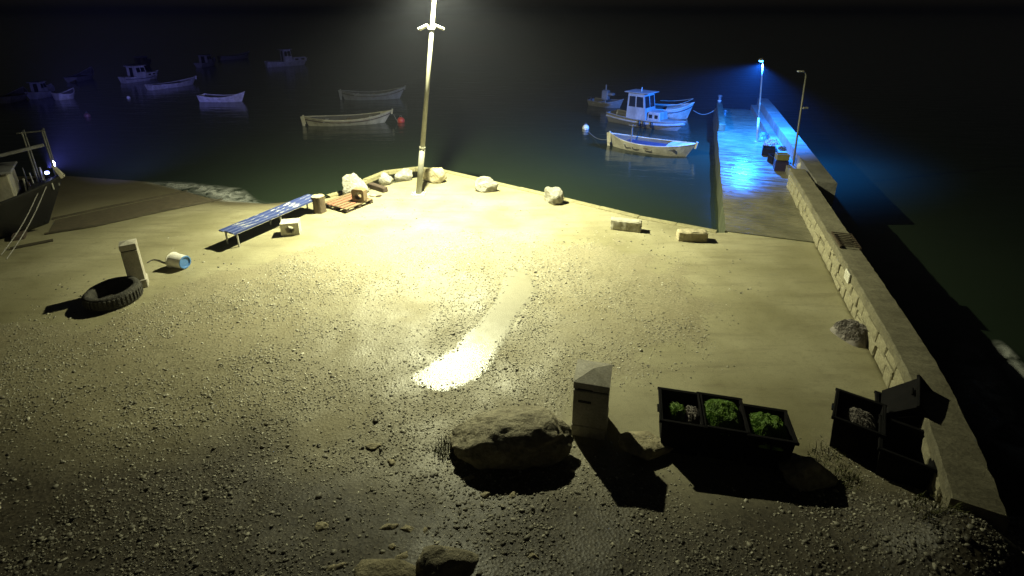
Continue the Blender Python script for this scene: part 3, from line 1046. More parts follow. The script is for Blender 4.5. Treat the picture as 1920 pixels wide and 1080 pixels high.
# timber beam and scraps
tb = MB().box((0, 0, .10), (0.92, 0.22, 0.19), bev=.025).build('timber_beam', M['wood_dark'], None, at(709, 356), R(-38))
tag(tb, 'short dark timber beam lying between pale rocks near the pallet', 'beam')
mb = MB()
for k, (dx, dy) in enumerate(((0, 0), (.22, .1), (-.16, .14), (.1, -.12))):
    mb.box((dx, dy, .035), (.2, .12, .05), rot=(0, 0, k * .8), bev=.01)
for k, (dx, dy, mt) in enumerate(((0, 0, 'stone'), (.24, -.03, 'wood_dark'), (-.2, .1, 'stone'))):
    o = link_mesh('stone_fragment', rock_mesh('stone_fragment', (.26, .17, .09), 60 + k, sub=2), M[mt], None, at(699, 368) + Vector((dx, dy, 0)), k * .8)
    tag(o, ['flat pale stone scrap in the middle, behind the pallet', 'dark scrap on the right of the stone fragments behind the pallet', 'pale stone scrap closest to the pallet block'][k], 'stone', 'stone scraps behind the pallet')

# ------------------------------------------------------------------ stone posts
def gpt(px, py, dz=0.0):
    """point where the view line meets the sloping ground"""
    z = 0.0
    for _ in range(12):
        v = at(px, py, z)
        z = float(ground_z(np.array([v.x]), np.array([v.y]))[0])
    return Vector((v.x, v.y, z + dz))


def stone_post(loc, rz, w, h, name, label, inlay, pk=1.16):
    t = empty(name, loc, rz, label, 'stone post', 'square stone posts with pyramid caps')
    MB().box((0, 0, .11), (w * pk, w * pk, .24), bev=.02).build('plinth', M['stele'], t)
    MB().box((0, 0, (h * .80 - .22) / 2 + .22), (w, w, h * .80 - .22), bev=.012).build('shaft', M['stele'], t)
    MB().box((0, 0, h * .80 + .012), (w * .94, w * .94, .024)).build('groove', M['stain'], t)
    MB().box((0, 0, h * .80 + .024 + h * .06), (w * 1.02, w * 1.02, h * .12), bev=.012).build('head', M['stele'], t)
    zt = h * .92 + .024
    e = w * .52
    MB().add([(-e, -e, zt), (e, -e, zt), (e, e, zt), (-e, e, zt), (0, 0, zt + w * .16)],
             [(3, 2, 1, 0), (0, 1, 4), (1, 2, 4), (2, 3, 4), (3, 0, 4)]).build('cap', M['stele'], t)
    if inlay:
        for (x, z, ww, hh) in inlay:
            MB().box((x, -w / 2 * 1.0 - .004, z), (ww, .012, hh)).build('worn_inlay', M['stain'], t)
    return t
stone_post(at(1106, 798), R(-14), 0.54, 1.12, 'stone_post', 'wide stone post with pyramid cap beside the boulder, near the green-net tubs',
           [(-.09, .93, .22, .03), (-.09, .70, .20, .04)], 1.03)
stone_post(at(262, 536), R(32), 0.33, 1.26, 'stone_post', 'slender stone post with pyramid cap next to the tyre', [])

# tyre
ty = empty('tyre', at(216, 563), 0, 'worn dark tyre lying flat against the slender stone post', 'tyre')
prof = []
Rm, tw, hh = 0.47, 0.16, 0.34
for i in range(20):
    q = 2 * math.pi * i / 20
    c, s = math.cos(q), math.sin(q)
    prof.append((Rm + tw * .5 * (abs(c) ** .5) * (1 if c > 0 else -1) + (.0 if c > 0 else .0), hh / 2 + hh / 2 * (abs(s) ** .6) * (1 if s > 0 else -1)))
tb_ = MB().lathe(prof, 48, closed=True)
for i, v in enumerate(tb_.v):
    rr_ = math.hypot(v[0], v[1]); q = math.atan2(v[1], v[0])
    k_ = 1 + .012 * math.sin(q * 7) + .01 * math.sin(q * 3 + 1)
    tb_.v[i] = (v[0] * k_, v[1] * k_, v[2] * (1 + .10 * math.sin(q + .8)))
cas = tb_.build('casing', M['rubber'], ty, smooth=True)
for k in range(40):
    q = 2 * math.pi * k / 40
    MB().box((0, 0, 0), (.035, .05, .20), bev=.008).build('tread_lug', M['rubber'], ty, ((Rm + tw * .5 + .002) * math.cos(q), (Rm + tw * .5 + .002) * math.sin(q), .17), q)
MB().lathe([(0, .05), (.25, .055), (.42, .03)], 24).build('soil', M['soil'], ty)
ty.rotation_euler = (0, 0, .2)

# bucket on its side, with its rope
bk = empty('bucket', at(338, 501), 0, 'white plastic bucket with blue bottom lying on its side', 'bucket')
mt = Matrix.Translation((0, 0, .185)) @ Matrix.Rotation(R(-18), 4, 'Z') @ Matrix.Rotation(R(90), 4, 'Y')
MB().lathe([(.165, .22), (.19, -.22), (.205, -.22), (.205, -.19), (.195, -.19), (.175, .22)], 32, closed=True).xform(mt).build('body', M['bucket'], bk, smooth=False)
MB().lathe([(0, .205), (.13, .205), (.14, .235), (.168, .235), (.175, .215), (.165, .18), (0, .18)], 32).xform(mt).build('bottom', M['blue_plastic'], bk)
rim = MB().tube([mt @ Vector((.205 * math.cos(q), .205 * math.sin(q), -.2)) for q in [i * math.pi / 10 for i in range(20)]] + [mt @ Vector((.205, 0, -.2))], .012, 6).build('rim', M['bucket'], bk)
r0 = at(316, 494)
rp = []
for i, (px, py) in enumerate([(320, 497), (308, 493), (298, 489), (290, 488), (284, 489), (280, 492), (276, 493)]):
    v = at(px, py); rp.append(v + Vector((0, 0, .02)))
tag(MB().tube(rp, .014, 6).build('rope', M['rope']), 'short dark rope trailing from the bucket to the stone post', 'rope')

# ------------------------------------------------------------------ big rocks near the camera
rock('boulder', at(958, 842) + Vector((0, .05, 0)), (1.95, 1.15, 0.64), 36, M['boulder'], 'big weathered boulder in the foreground beside the wide stone post', 'boulder', sub=5, cuts=6, rough=.10, rz=-.08)
rock('rock', gpt(1210, 846), (0.86, 0.6, 0.26), 35, M['stone_warm'], 'flat pale rock between the boulder and the first black tub', rz=-.15, sub=4)
rock('rock', gpt(1512, 895), (0.82, 0.6, 0.40), 37, M['boulder'], 'dim flat-topped rock right of the tubs with green nets', rz=-.1, sub=4)
rock('rock', gpt(840, 1082), (0.72, 0.50, 0.42), 41, M['boulder'], 'angular brown rock cut by the bottom edge of the picture', rz=.05, sub=4, cuts=10)
rock('rock', gpt(730, 1100), (0.78, 0.52, 0.26), 43, M['stone_warm'], 'smooth pale flat rock cut by the bottom edge of the picture', rz=.1, sub=4, cuts=4, rough=.05)
FS = 'pale flat stones half sunk in the foreground gravel'
flat = [(603, 988, .20, .15, 'pale ragged stone alone in the left foreground gravel'),
        (728, 988, .24, .13, 'pale flat stone at the left end of the row above the angular rock'),
        (765, 992, .20, .11, 'pale flat stone in the middle of the row above the angular rock'),
        (796, 998, .11, .13, 'small pale stone at the right end of the row above the angular rock'),
        (735, 1024, .10, .09, 'small pale stone just above the smooth flat rock'),
        (755, 1045, .22, .16, 'pale crumbling stone wedged between the two bottom rocks'),
        (620, 1070, .34, .14, 'low stone slab at the bottom edge, left of the smooth flat rock'),
        (962, 930, .12, .14, 'upright pale stone in the gravel below the boulder'),
        (910, 928, .13, .08, 'flat pale stone in the gravel below the boulder'),
        (876, 897, .20, .06, 'thin flat stone at the edge of the boulder\'s shadow'),
        (1000, 1045, .14, .10, 'pale stone in the gravel right of the angular rock'),
        (700, 838, .22, .12, 'pale stone patch in the gravel left of the boulder'),
        (735, 868, .20, .10, 'pale stone lying left of the boulder\'s dark side')]
for i, (px, py, w_, d_, lb) in enumerate(flat):
    p_ = gpt(px, py)
    rock('stone', p_ - Vector((0, 0, .015)), (w_ * 1.1, d_ * 1.1, 0.07), 70 + i, M['stone_warm'], lb, 'stone', FS, rz=rnd.uniform(-.6, .6), sub=3, rough=.22)

# ------------------------------------------------------------------ tubs and nets
def tub(loc, rz, w, d, h, label, tilt=None, z=0.0, mat=None):
    t = empty('fish_tub', (loc[0], loc[1], z), rz, label, 'tub', 'black plastic fishing tubs')
    if tilt: t.rotation_euler = (tilt[0], tilt[1], rz)
    th = .02
    k = .86
    vs = []
    for (zz, ww, dd) in ((0, w * k, d * k), (h, w, d), (h, w - 2 * th, d - 2 * th), (.03, w * k - 2 * th, d * k - 2 * th)):
        vs += [(-ww / 2, -dd / 2, zz), (ww / 2, -dd / 2, zz), (ww / 2, dd / 2, zz), (-ww / 2, dd / 2, zz)]
    fs = [(3, 2, 1, 0), (12, 13, 14, 15)]
    for r_ in range(3):
        for i in range(4):
            j = (i + 1) % 4
            fs.append((r_ * 4 + i, r_ * 4 + j, r_ * 4 + 4 + j, r_ * 4 + 4 + i))
    mt_ = mat or M['tub']
    MB().add(vs, fs).build('shell', mt_, t)
    rm = MB()
    for s in (-1, 1):
        rm.box((0, s * (d / 2 + .012), h - .02), (w + .07, .03, .05), bev=.006)
        rm.box((s * (w / 2 + .012), 0, h - .02), (.03, d - .006, .05), bev=.006)
    rm.build('rim', mt_, t)
    for s in (-1, 1):
        for q in (-.3, 0, .3):
            MB().box((q * w, s * (d * .5 * .955 + .008), h * .56), (.03, .03, h * .6), rot=(s * -math.atan(d * .07 / h), 0, 0)).build('rib', mt_, t)
        MB().box((s * (w / 2 + .03), 0, h - .10), (.03, .16, .03), bev=.006).build('handle', mt_, t)
    return t


def net(loc, size, seed, mat, label, n=260, z=0.0, rz=0.0, rad=.0032, group=None, sides=None):
    r_ = random.Random(seed)
    t = empty('fishing_net', (loc[0], loc[1], z), rz, label, 'net', group)
    def hgt(x, y):
        q = min(1, ((x / (size[0] / 2)) ** 4 + (y / (size[1] / 2)) ** 4) ** .25)
        return size[2] * (1 - q ** 3) * (0.88 + .16 * noise.noise(Vector((x * 6 + seed, y * 6, 0))) + .12 * noise.noise(Vector((x * 17, y * 17, seed))))
    # bundled body
    vs, fs = [], []
    NR, NA = 12, 28
    vs.append((0, 0, hgt(0, 0)))
    for i in range(1, NR + 1):
        for k in range(NA):
            q = 2 * math.pi * k / NA; f = i / NR
            e_ = (math.cos(q) ** 4 + math.sin(q) ** 4) ** -.25
            x, y = size[0] / 2 * f * math.cos(q) * e_, size[1] / 2 * f * math.sin(q) * e_
            vs.append((x, y, max(0.0, hgt(x, y) * .96)))
    for k in range(NA): fs.append((0, 1 + k, 1 + (k + 1) % NA))
    for i in range(NR - 1):
        for k in range(NA):
            j = (k + 1) % NA
            fs.append((1 + i * NA + k, 1 + (i + 1) * NA + k, 1 + (i + 1) * NA + j, 1 + i * NA + j))
    MB().add(vs, fs).build('bundle', mat, t, smooth=True)
    mb = MB()
    for _ in range(n):
        a = r_.uniform(0, 6.28); rr_ = math.sqrt(r_.random()) * .85
        x, y = size[0] / 2 * rr_ * math.cos(a), size[1] / 2 * rr_ * math.sin(a)
        dr = r_.uniform(0, 6.28); cv = r_.uniform(-1.6, 1.6); stp = r_.uniform(.012, .03)
        pts_ = []
        lift = r_.uniform(0.0, .045)
        for k in range(9):
            q = math.hypot(x / (size[0] / 2), y / (size[1] / 2))
            if q > 1.05: break
            pts_.append((x, y, max(0.004, hgt(x, y)) + lift * math.sin(k / 8 * math.pi) + .003))
            x += stp * math.cos(dr); y += stp * math.sin(dr); dr += cv * .25
        if len(pts_) > 3: mb.tube(pts_, rad, 3, cap=False)
    tw = mb.build('twine', mat, t)
    tag(tw, kind='stuff')
    return t

TR = R(-13)
def rim_to_floor(px, py, h):
    return at(px, py, h)
TH = 0.64
for i, ((px, py), lb) in enumerate(zip(((1278, 762), (1355, 772), (1440, 792)),
        ('black tub nearest the wide stone post, with little green net in it',
         'middle one of the three tubs, filled with bright green net',
         'rightmost of the three tubs in a row, mounded with green net'))):
    c = at(px, py, TH)
    tub((c.x, c.y), TR, .62, .70 if i < 2 else .62, TH, lb)
    z = [.42, .46, .44][i]
    if i == 0:
        net((c.x - .02, c.y + .10), (.28, .30, .13), 3, M['net_green'], 'small scrap of green net inside the tub beside the stone post', 160, z, TR)
        net((c.x + .19, c.y + .02), (.22, .40, .10), 4, M['net_grey'], 'grey rope tangle beside the green net scrap in the first tub', 120, z, TR, rad=.006)
        mbx = MB().box((0, 0, z - .01), (.50, .56, .02)).build('heap_floor', M['soil'], None, (c.x, c.y, 0), TR)
        mbx.name = 'dark_sacking'
        tag(mbx, 'dark sacking under the net scraps in the first tub', 'sacking')
    elif i == 1:
        net((c.x, c.y), (.60, .68, .20), 6, M['net_green'], 'bright green net filling the middle tub', 1500, z + .05, TR)
    else:
        net((c.x, c.y - .02), (.60, .60, .26), 9, M['net_green'], 'green net heaped over the rim of the rightmost tub of three', 1300, z, TR)

# tubs by the wall
c = at(1612, 770, .62)
tub((c.x, c.y), R(-35), .62, .72, .62, 'open black tub with grey net, standing apart near the wall')
net((c.x + .03, c.y - .0), (.5, .58, .20), 13, M['net_grey'], 'grey net bundled inside the open tub near the wall', 260, .34, R(-35))
c = at(1684, 748, .6)
tub((c.x, c.y), R(-30), .66, .70, .62, 'black tub tipped on its edge against the sea wall behind the grey-net tub', tilt=(R(8), R(46)), z=.24)
c = at(1672, 775, .3)
tub((c.x + .12, c.y), R(-32), .60, .62, .36, 'low black tub under the tipped one, in deep shade')
c = at(1700, 830, .55)
tub((c.x, c.y), R(-35), .62, .74, .58, 'black tub in deep shade closest to the near end of the sea wall')

# grey net heap by the wall
nh = at(1598, 630)
net((nh.x, nh.y), (.62, .75, .30), 17, M['net_grey'], 'heap of grey fishing net against the foot of the sea wall', 700, 0.0, .3, rad=.004)

# rusty grate on the wall top
g = empty('iron_grate', Vector((WALL_IN(12.2), 12.2, WH + .02)) + wall_n * .30, math.atan2(wall_d.y, wall_d.x) - math.pi / 2,
          'rusty iron grate lying on top of the sea wall', 'grate')
for k in range(8):
    MB().box((0, -.42 + .12 * k, .06), (.44, .03, .02)).build('bar', M['rust'], g)
for s in (-1, 1):
    MB().box((s * .22, 0, .03), (.04, .95, .06)).build('frame_rail', M['rust'], g)

# ------------------------------------------------------------------ things on the jetty
bp = at(1341, 205, 0.03)
t = empty('mooring_post', jl(0.2, jlen - .35, .03), 0, 'dark banded mooring post at the seaward end of the jetty', 'post')
MB().tube([(0, 0, 0), (0, 0, .86)], .10, 14).build('post_body', M['steel_dark'], t)
MB().lathe([(.11, .52), (.125, .54), (.125, .58), (.11, .60)], 14).build('white_band', M['white_paint'], t)
MB().lathe([(.14, .84), (.15, .88), (.12, .95), (0, .97)], 14).build('post_head', M['steel_dark'], t, smooth=True)
bo_ = at(1359, 216, 0.03)
t = empty('bollard', bo_, 0, 'small dark iron bollard on the lit jetty deck', 'bollard')
MB().lathe([(.13, 0), (.13, .03), (.075, .05), (.07, .22), (.11, .27), (.11, .31), (.05, .34), (0, .345)], 16).build('bollard_body', M['steel_dark'], t, smooth=True)
MB().tube([(-.15, 0, .2), (.15, 0, .2)], .022, 8).build('cross_pin', M['steel_dark'], t)

def crate(loc, rz, d, mat, label, z):
    t = empty('crate', (loc[0], loc[1], z), rz, label, 'crate', 'crates piled by the jetty wall')
    MB().box((0, 0, .012), (d[0], d[1], .02)).build('floor', mat, t)
    for s in (-1, 1):
        MB().box((s * (d[0] / 2 - .012), 0, d[2] / 2 + .012), (.022, d[1], d[2])).build('side', mat, t)
        MB().box((0, s * (d[1] / 2 - .012), d[2] / 2 + .012), (d[0] - .05, .022, d[2])).build('end', mat, t)
        MB().box((0, s * (d[1] / 2 + .006), d[2] + .0), (d[0] + .02, .02, .035)).build('rim', mat, t)
    return t
ja = jetty.rotation_euler.z
def JP(px, py, z=0.03): return at(px, py, z)
c = JP(1462, 318); crate(c, ja, (.5, .55, .42), M['violet'], 'dark violet crate under the yellow crate by the jetty wall', .03)
crate(c, ja + .15, (.48, .36, .24), M['yellow'], 'yellow crate on top of the dark violet crate', .48)
c = JP(1440, 290); crate(c, ja - .1, (.55, .6, .34), M['tub'], 'black crate against the jetty wall, under the tangled ropes', .03)
c = JP(1453, 305); crate(c, ja + .3, (.5, .5, .32), M['tub'], 'black crate between the violet crate and the ropes', .03)
net(JP(1447, 278), (.8, 1.6, .42), 23, M['net_grey'], 'tangled heap of pale ropes and net along the jetty wall', 240, .03, ja, rad=.016)
net(JP(1466, 292), (.6, .9, .45), 25, M['rope'], 'dark net heap behind the yellow crate', 160, .03, ja, rad=.014)
net(JP(1431, 258), (.45, .8, .26), 27, M['blue_plastic'], 'blue net bundle at the foot of the blue lamp post', 120, .03, ja, rad=.014)  # twine has a blue colour of its own
for (px, py, z, lb) in ((1479, 318, .05, 'pale yellowish float lying beside the end of the sea wall'), (1500, 318, .36, 'pale float on the step right of the unlit lamp post')):
    c = at(px, py, z)
    o = MB().lathe([(0, 0), (.1, .02), (.15, .12), (.12, .24), (.05, .29), (.03, .33), (0, .335)], 14).build('float', M['cream_paint'], None, c, 0, smooth=True)
    tag(o, lb, 'float')
sgb = at(1517, 345, .80)

# ------------------------------------------------------------------ boats
def section(L, B, fb, keel, rb, rs, transom, s):
    zs = fb + rb * max(0, (s - .45) / .55) ** 2.2 + rs * max(0, (.45 - s) / .45) ** 2
    if transom:
        if s < .5: w = B / 2 * (.70 + .30 * math.sin(math.pi * s))
        else: w = B / 2 * max(0.0, 1 - ((s - .5) / .5) ** 2.3)
    else:
        w = B / 2 * max(0.0, 1 - abs(2 * s - 1) ** 2.5)
    return w, zs


def boat(name, p_stern, p_bow, label, paint, B=None, fb=.42, keel=.30, rb=.38, rs=.16, transom=False, stripe=None,
         thwarts=3, foredeck=0.0, cabin=None, posts=True, group='boats moored in the bay', inside=None, extras=None, z=SEA, coarse=False):
    a = Vector(p_stern); b = Vector(p_bow)
    d = b - a; d.z = 0
    L = d.length
    B = B or L * .34
    c = (a + b) / 2
    t = empty(name, (c.x, c.y, z), math.atan2(d.y, d.x), label, 'boat', group)
    NSX, NV = (20, 6) if coarse else (32, 9)
    rake = 0.10 * L
    def pt(s, v, side, inset=0.0, floor=None):
        w, zs = section(L, B, fb, keel, rb, rs, transom, s)
        kz = -keel + (0.9 * keel) * (max(0, (s - .75) / .25) ** 2)
        zz = kz + (zs - kz) * v
        x = -L / 2 + L * s
        x -= rake * (1 - v) * max(0, (s - .5) / .5) ** 1.5
        if not transom: x += rake * .6 * (1 - v) * max(0, (.5 - s) / .5) ** 1.5
        y = w * (v ** .55)
        if inset:
            y = max(0, y - inset); zz = max(zz, floor) if floor is not None else zz
        return Vector((x, side * y, zz))
    vs, fs = [], []
    for i in range(NSX + 1):
        s = i / NSX
        for k in range(-NV, NV + 1):
            vs.append(pt(s, abs(k) / NV, 1 if k >= 0 else -1))
    W_ = 2 * NV + 1
    for i in range(NSX):
        for k in range(W_ - 1):
            fs.append((i * W_ + k, (i + 1) * W_ + k, (i + 1) * W_ + k + 1, i * W_ + k + 1))
    if transom: fs.append(tuple(range(W_)))
    MB().add(vs, fs).build('hull', paint, t, smooth=False)
    # inside shell and floor
    vs, fs = [], []
    fl = .06
    for i in range(NSX + 1):
        s = .02 + .96 * i / NSX
        for k in range(-NV, NV + 1):
            p_ = pt(s, max(abs(k) / NV, .02), 1 if k >= 0 else -1, .05, fl)
            if abs(k) == NV: p_.z -= .01
            vs.append(p_)
    for i in range(NSX):
        for k in range(W_ - 1):
            fs.append((i * W_ + k, i * W_ + k + 1, (i + 1) * W_ + k + 1, (i + 1) * W_ + k))
    MB().add(vs, fs).build('inside', inside or M['inside'], t)
    # gunwales
    for side in (-1, 1):
        line = [pt(i / NSX, 1, side) + Vector((0, -side * .02, .005)) for i in range(NSX + 1)]
        MB().tube(line, .038, 6).build('gunwale', paint if stripe is None else paint, t)
        if stripe is not None:
            line = [pt(i / NSX, .80, side) + Vector((0, side * .012, 0)) for i in range(NSX + 1)]
            MB().tube(line, .035, 5).build('rubbing_strake', stripe, t)
    if posts:
        w, zs = section(L, B, fb, keel, rb, rs, transom, 1.0)
        MB().box((L / 2 - .01, 0, zs - .08), (.09, .09, .36), rot=(0, R(12), 0)).build('stem_post', paint, t)
        if not transom:
            w, zs = section(L, B, fb, keel, rb, rs, transom, 0.0)
            MB().box((-L / 2 + .0, 0, zs - .20), (.09, .08, .62), rot=(0, R(-6), 0)).build('stern_post', paint, t)
            MB().box((-L / 2 - .09, 0, zs - .40), (.16, .045, .85), rot=(0, R(-6), 0)).build('rudder', paint, t)
    for k in range(thwarts):
        s = .24 + .5 * k / max(1, thwarts - 1)
        if cabin and abs(s - cabin['s']) < cabin['l'] / L * .6: continue
        w, zs = section(L, B, fb, keel, rb, rs, transom, s)
        MB().box((-L / 2 + L * s, 0, zs - .16), (.22, 2 * w - .12, .035)).build('thwart', M['wood'] if k % 2 else M['grey_paint'], t)
    if foredeck > 0:
        vs, fs = [], []
        n_ = 8
        for i in range(n_ + 1):
            s = 1 - foredeck * (1 - i / n_)
            w, zs = section(L, B, fb, keel, rb, rs, transom, s)
            vs += [(-L / 2 + L * s, -max(w - .03, .002), zs - .015), (-L / 2 + L * s, 0, zs + .05), (-L / 2 + L * s, max(w - .03, .002), zs - .015)]
        for i in range(n_):
            fs += [(3 * i, 3 * i + 3, 3 * i + 4, 3 * i + 1), (3 * i + 1, 3 * i + 4, 3 * i + 5, 3 * i + 2)]
        fs.append((0, 1, 2))
        MB().add(vs, fs).build('foredeck', paint, t)
    if cabin:
        s0 = cabin['s']; cl = cabin['l']; ch = cabin['h']
        w, zs = section(L, B, fb, keel, rb, rs, transom, s0)
        cw = min(cabin.get('w', 1.5 * w), 1.8 * w)
        x0 = -L / 2 + L * s0
        zb = zs - .12
        cp = cabin.get('paint', paint)
        xa, xb = x0 - cl / 2, x0 + cl / 2
        sl = .16 * ch
        vs = [(xa, -cw / 2, zb), (xb, -cw / 2, zb), (xb, cw / 2, zb), (xa, cw / 2, zb),
              (xa + .04, -cw / 2 * .9, zb + ch), (xb - sl, -cw / 2 * .9, zb + ch), (xb - sl, cw / 2 * .9, zb + ch), (xa + .04, cw / 2 * .9, zb + ch)]
        cb = MB().add(vs, [(3, 2, 1, 0), (4, 5, 6, 7), (0, 1, 5, 4), (1, 2, 6, 5), (2, 3, 7, 6), (3, 0, 4, 7)]).build('cabin', cp, t)
        MB().box(((xa + xb) / 2 - .1, 0, zb + ch + .03), (cl + .30, cw * 1.0, .06), bev=.02).build('roof', cp, cb)
        def quadpane(P, o_):
            a_, b_, c_, d_ = [Vector(v) for v in P]
            def bil(u, v): return a_.lerp(b_, u).lerp(d_.lerp(c_, u), v) + o_
            return bil
        bil = quadpane((vs[0], vs[1], vs[5], vs[4]), Vector((0, -.008, 0)))
        for (u0, u1) in ((.10, .46), (.54, .92)):
            MB().add([bil(u0, .50), bil(u1, .50), bil(u1, .88), bil(u0, .88)], [(0, 1, 2, 3)]).build('side_pane', M['pane'], cb)
        bil = quadpane((vs[2], vs[3], vs[7], vs[6]), Vector((0, .008, 0)))
        for (u0, u1) in ((.08, .46), (.54, .90)):
            MB().add([bil(u0, .50), bil(u1, .50), bil(u1, .88), bil(u0, .88)], [(0, 1, 2, 3)]).build('side_pane', M['pane'], cb)
        bil = quadpane((vs[1], vs[2], vs[6], vs[5]), Vector((.008, 0, 0)))
        for (u0, u1) in ((.06, .47), (.53, .94)):
            MB().add([bil(u0, .48), bil(u1, .48), bil(u1, .9), bil(u0, .9)], [(0, 1, 2, 3)]).build('front_pane', M['pane'], cb)
        bil = quadpane((vs[3], vs[0], vs[4], vs[7]), Vector((-.008, 0, 0)))
        MB().add([bil(.3, .05), bil(.7, .05), bil(.7, .9), bil(.3, .9)], [(0, 1, 2, 3)]).build('doorway', M['pane'], cb)
        if cabin.get('trunk'):
            tl = cabin['trunk']
            MB().box((xb + tl / 2, 0, zb + ch * .17 + .06), (tl, cw * .8, ch * .34), taper=.9, bev=.04).build('cabin_trunk', cp, t)
            for u in (-.22, .22):
                for sd in (-1, 1):
                    MB().box((xb + tl / 2 + u * tl, sd * (cw * .4 * .965), zb + ch * .18 + .06), (tl * .24, .02, ch * .13)).build('porthole', M['pane'], t)
    if extras: extras(t, L, B, pt)
    return t

W_ = lambda px, py: at(px, py, SEA)
boat('rowing_boat', W_(572, 236), W_(737, 229), 'pale wooden rowing boat moored beside the red buoy', M['cream_paint'], B=1.9, fb=.42, rb=.40, rs=.2, stripe=M['wood_dark'], foredeck=.14)
boat('rowing_boat', W_(641, 187), W_(761, 184), 'grey wooden rowing boat moored behind the pale one, left of the lamp post', M['grey_paint'], B=1.9, fb=.5, rb=.5, rs=.3, stripe=M['wood_dark'], foredeck=.12)
boat('rowing_boat', W_(378, 190), W_(462, 190), 'bluish white open boat in mid bay, bow to the right', M['white_paint'], fb=.40, rb=.40, rs=.15, transom=True, posts=False, foredeck=.2, B=1.5)
boat('open_boat', W_(280, 169), W_(370, 157), 'long low bluish boat just right of the white cabin boat', M['white_paint'], fb=.38, rb=.35, rs=.1, transom=True, foredeck=.3, B=1.5)
boat('cabin_boat', W_(231, 156), W_(300, 147), 'white cabin boat with dark stripe among the boats at upper left', M['white_paint'], fb=.48, rb=.4, rs=.12, transom=True, B=1.6, stripe=M['navy'], foredeck=.42, posts=False,
     cabin=dict(s=.42, l=1.3, h=1.25, w=1.3, trunk=1.2))
boat('motor_boat', W_(500, 126), W_(578, 121), 'bluish white motor boat with wheelhouse, farthest boat in mid bay', M['white_paint'], fb=.62, rb=.35, rs=.1, transom=True, foredeck=.5, posts=False, B=2.0,
     cabin=dict(s=.50, l=1.2, h=1.7, w=1.5, trunk=1.9))
boat('rowing_boat', W_(107, 188), W_(143, 183), 'small bluish rowing boat at far left, right of the little cabin boat', M['white_paint'], fb=.45, rb=.4, rs=.15, transom=True, posts=False, B=1.4)
boat('cabin_boat', W_(63, 186), W_(102, 178), 'little dim cabin boat with a pale wheelhouse at far left', M['grey_paint'], fb=.5, rb=.5, rs=.1, transom=True, foredeck=.4, posts=False, B=1.6,
     cabin=dict(s=.40, l=.8, h=.95, w=.9), coarse=True)
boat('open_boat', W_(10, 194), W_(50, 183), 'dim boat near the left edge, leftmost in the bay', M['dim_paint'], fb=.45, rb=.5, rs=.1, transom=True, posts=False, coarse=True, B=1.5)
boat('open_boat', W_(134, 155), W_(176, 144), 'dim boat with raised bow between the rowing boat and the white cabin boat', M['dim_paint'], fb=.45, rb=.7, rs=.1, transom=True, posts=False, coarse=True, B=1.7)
boat('cabin_boat', W_(373, 127), W_(405, 121), 'faint little cabin boat behind the long low bluish boat', M['dim_paint'], fb=.5, rb=.5, rs=.1, transom=True, posts=False, coarse=True, B=1.7,
     cabin=dict(s=.45, l=1.3, h=1.1, w=1.2))
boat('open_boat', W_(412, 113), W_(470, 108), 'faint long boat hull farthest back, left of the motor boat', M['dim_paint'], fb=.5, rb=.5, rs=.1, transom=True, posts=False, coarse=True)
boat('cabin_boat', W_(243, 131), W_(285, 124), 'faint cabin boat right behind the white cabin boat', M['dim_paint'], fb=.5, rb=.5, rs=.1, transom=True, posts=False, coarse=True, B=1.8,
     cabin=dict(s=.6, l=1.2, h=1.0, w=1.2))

def white_boat_extras(t, L, B, pt):
    MB().tube([(-L * .24, 0, .0), (-L * .24 + .02, 0, 1.35)], [.05, .04], 8).build('mast_stub', M['steel_dark'], t)
    MB().tube([(-L * .28, 0, 1.3), (-L * .20, 0, 1.3)], .03, 6).build('cross_piece', M['steel_dark'], t)
    for s in (.27, .37, .52):
        p_ = pt(s, .62, -1)
        MB().tube([p_ + Vector((-.20, -.02, .10)), p_ + Vector((-.16, -.03, -.02)), p_ + Vector((.16, -.03, -.02)), p_ + Vector((.20, -.02, .10))], .022, 6).build('rope_loop', M['stain'], t)
    p_ = pt(.80, .75, -1)
    MB().box(p_ + Vector((0, -.02, 0)), (.22, .03, .14), rot=(0, R(30), 0)).build('name_plate', M['dark_paint'], t)
    MB().box((-L * .05, 0, .38), (L * .50, B * .6, .06)).build('tarpaulin', M['navy'], t)
boat('fishing_boat', W_(1143, 273), W_(1303, 296), 'cream open fishing boat with a short mast stub, nearest boat to the jetty', M['cream_paint'], B=1.75, fb=.50, rb=.25, rs=.22,
     foredeck=.30, group='boats moored by the jetty', extras=white_boat_extras)

def grey_extras(t, L, B, pt):
    for side in (-1, 1):
        line = [pt(i / 24, .78, side) + Vector((0, side * .03, 0)) for i in range(25)]
        MB().tube(line, .075, 6).build('white_strake', M['grey_paint'], t)
    for s in (.5, .56, .66):
        p_ = pt(s, .8, -1)
        MB().lathe([(0, -.2), (.08, -.16), (.1, 0), (.08, .16), (0, .2)], 10).xform(Matrix.Translation(p_ + Vector((0, -.1, -.05)))).build('fender', M['dark_paint'], t, smooth=True)
    MB().tube([(-L * .10, 0, 1.9), (-L * .10, 0, 2.5)], .03, 6).build('mast', M['galv'], t)
boat('wheelhouse_boat', W_(1146, 226), W_(1284, 248), 'grey boat with a wheelhouse and dark hull moored by the jetty', M['dim_paint'], B=2.0, fb=.55, rb=.10, rs=.12, foredeck=.42,
     group='boats moored by the jetty', transom=True, posts=False, cabin=dict(s=.42, l=1.45, h=1.75, w=1.45, paint=M['grey_paint'], trunk=.9), extras=grey_extras)
def blue_extras(t, L, B, pt):
    for side in (-1, 1):
        line = [pt(.35 + .62 * i / 12, 1, side) + Vector((0, -side * .1, .32)) for i in range(13)]
        MB().tube(line, .022, 6).build('hand_rail', M['galv'], t)
    MB().tube([(-L * .3, 0, .9), (L * .38, 0, .95)], .035, 6).build('boom', M['galv'], t)
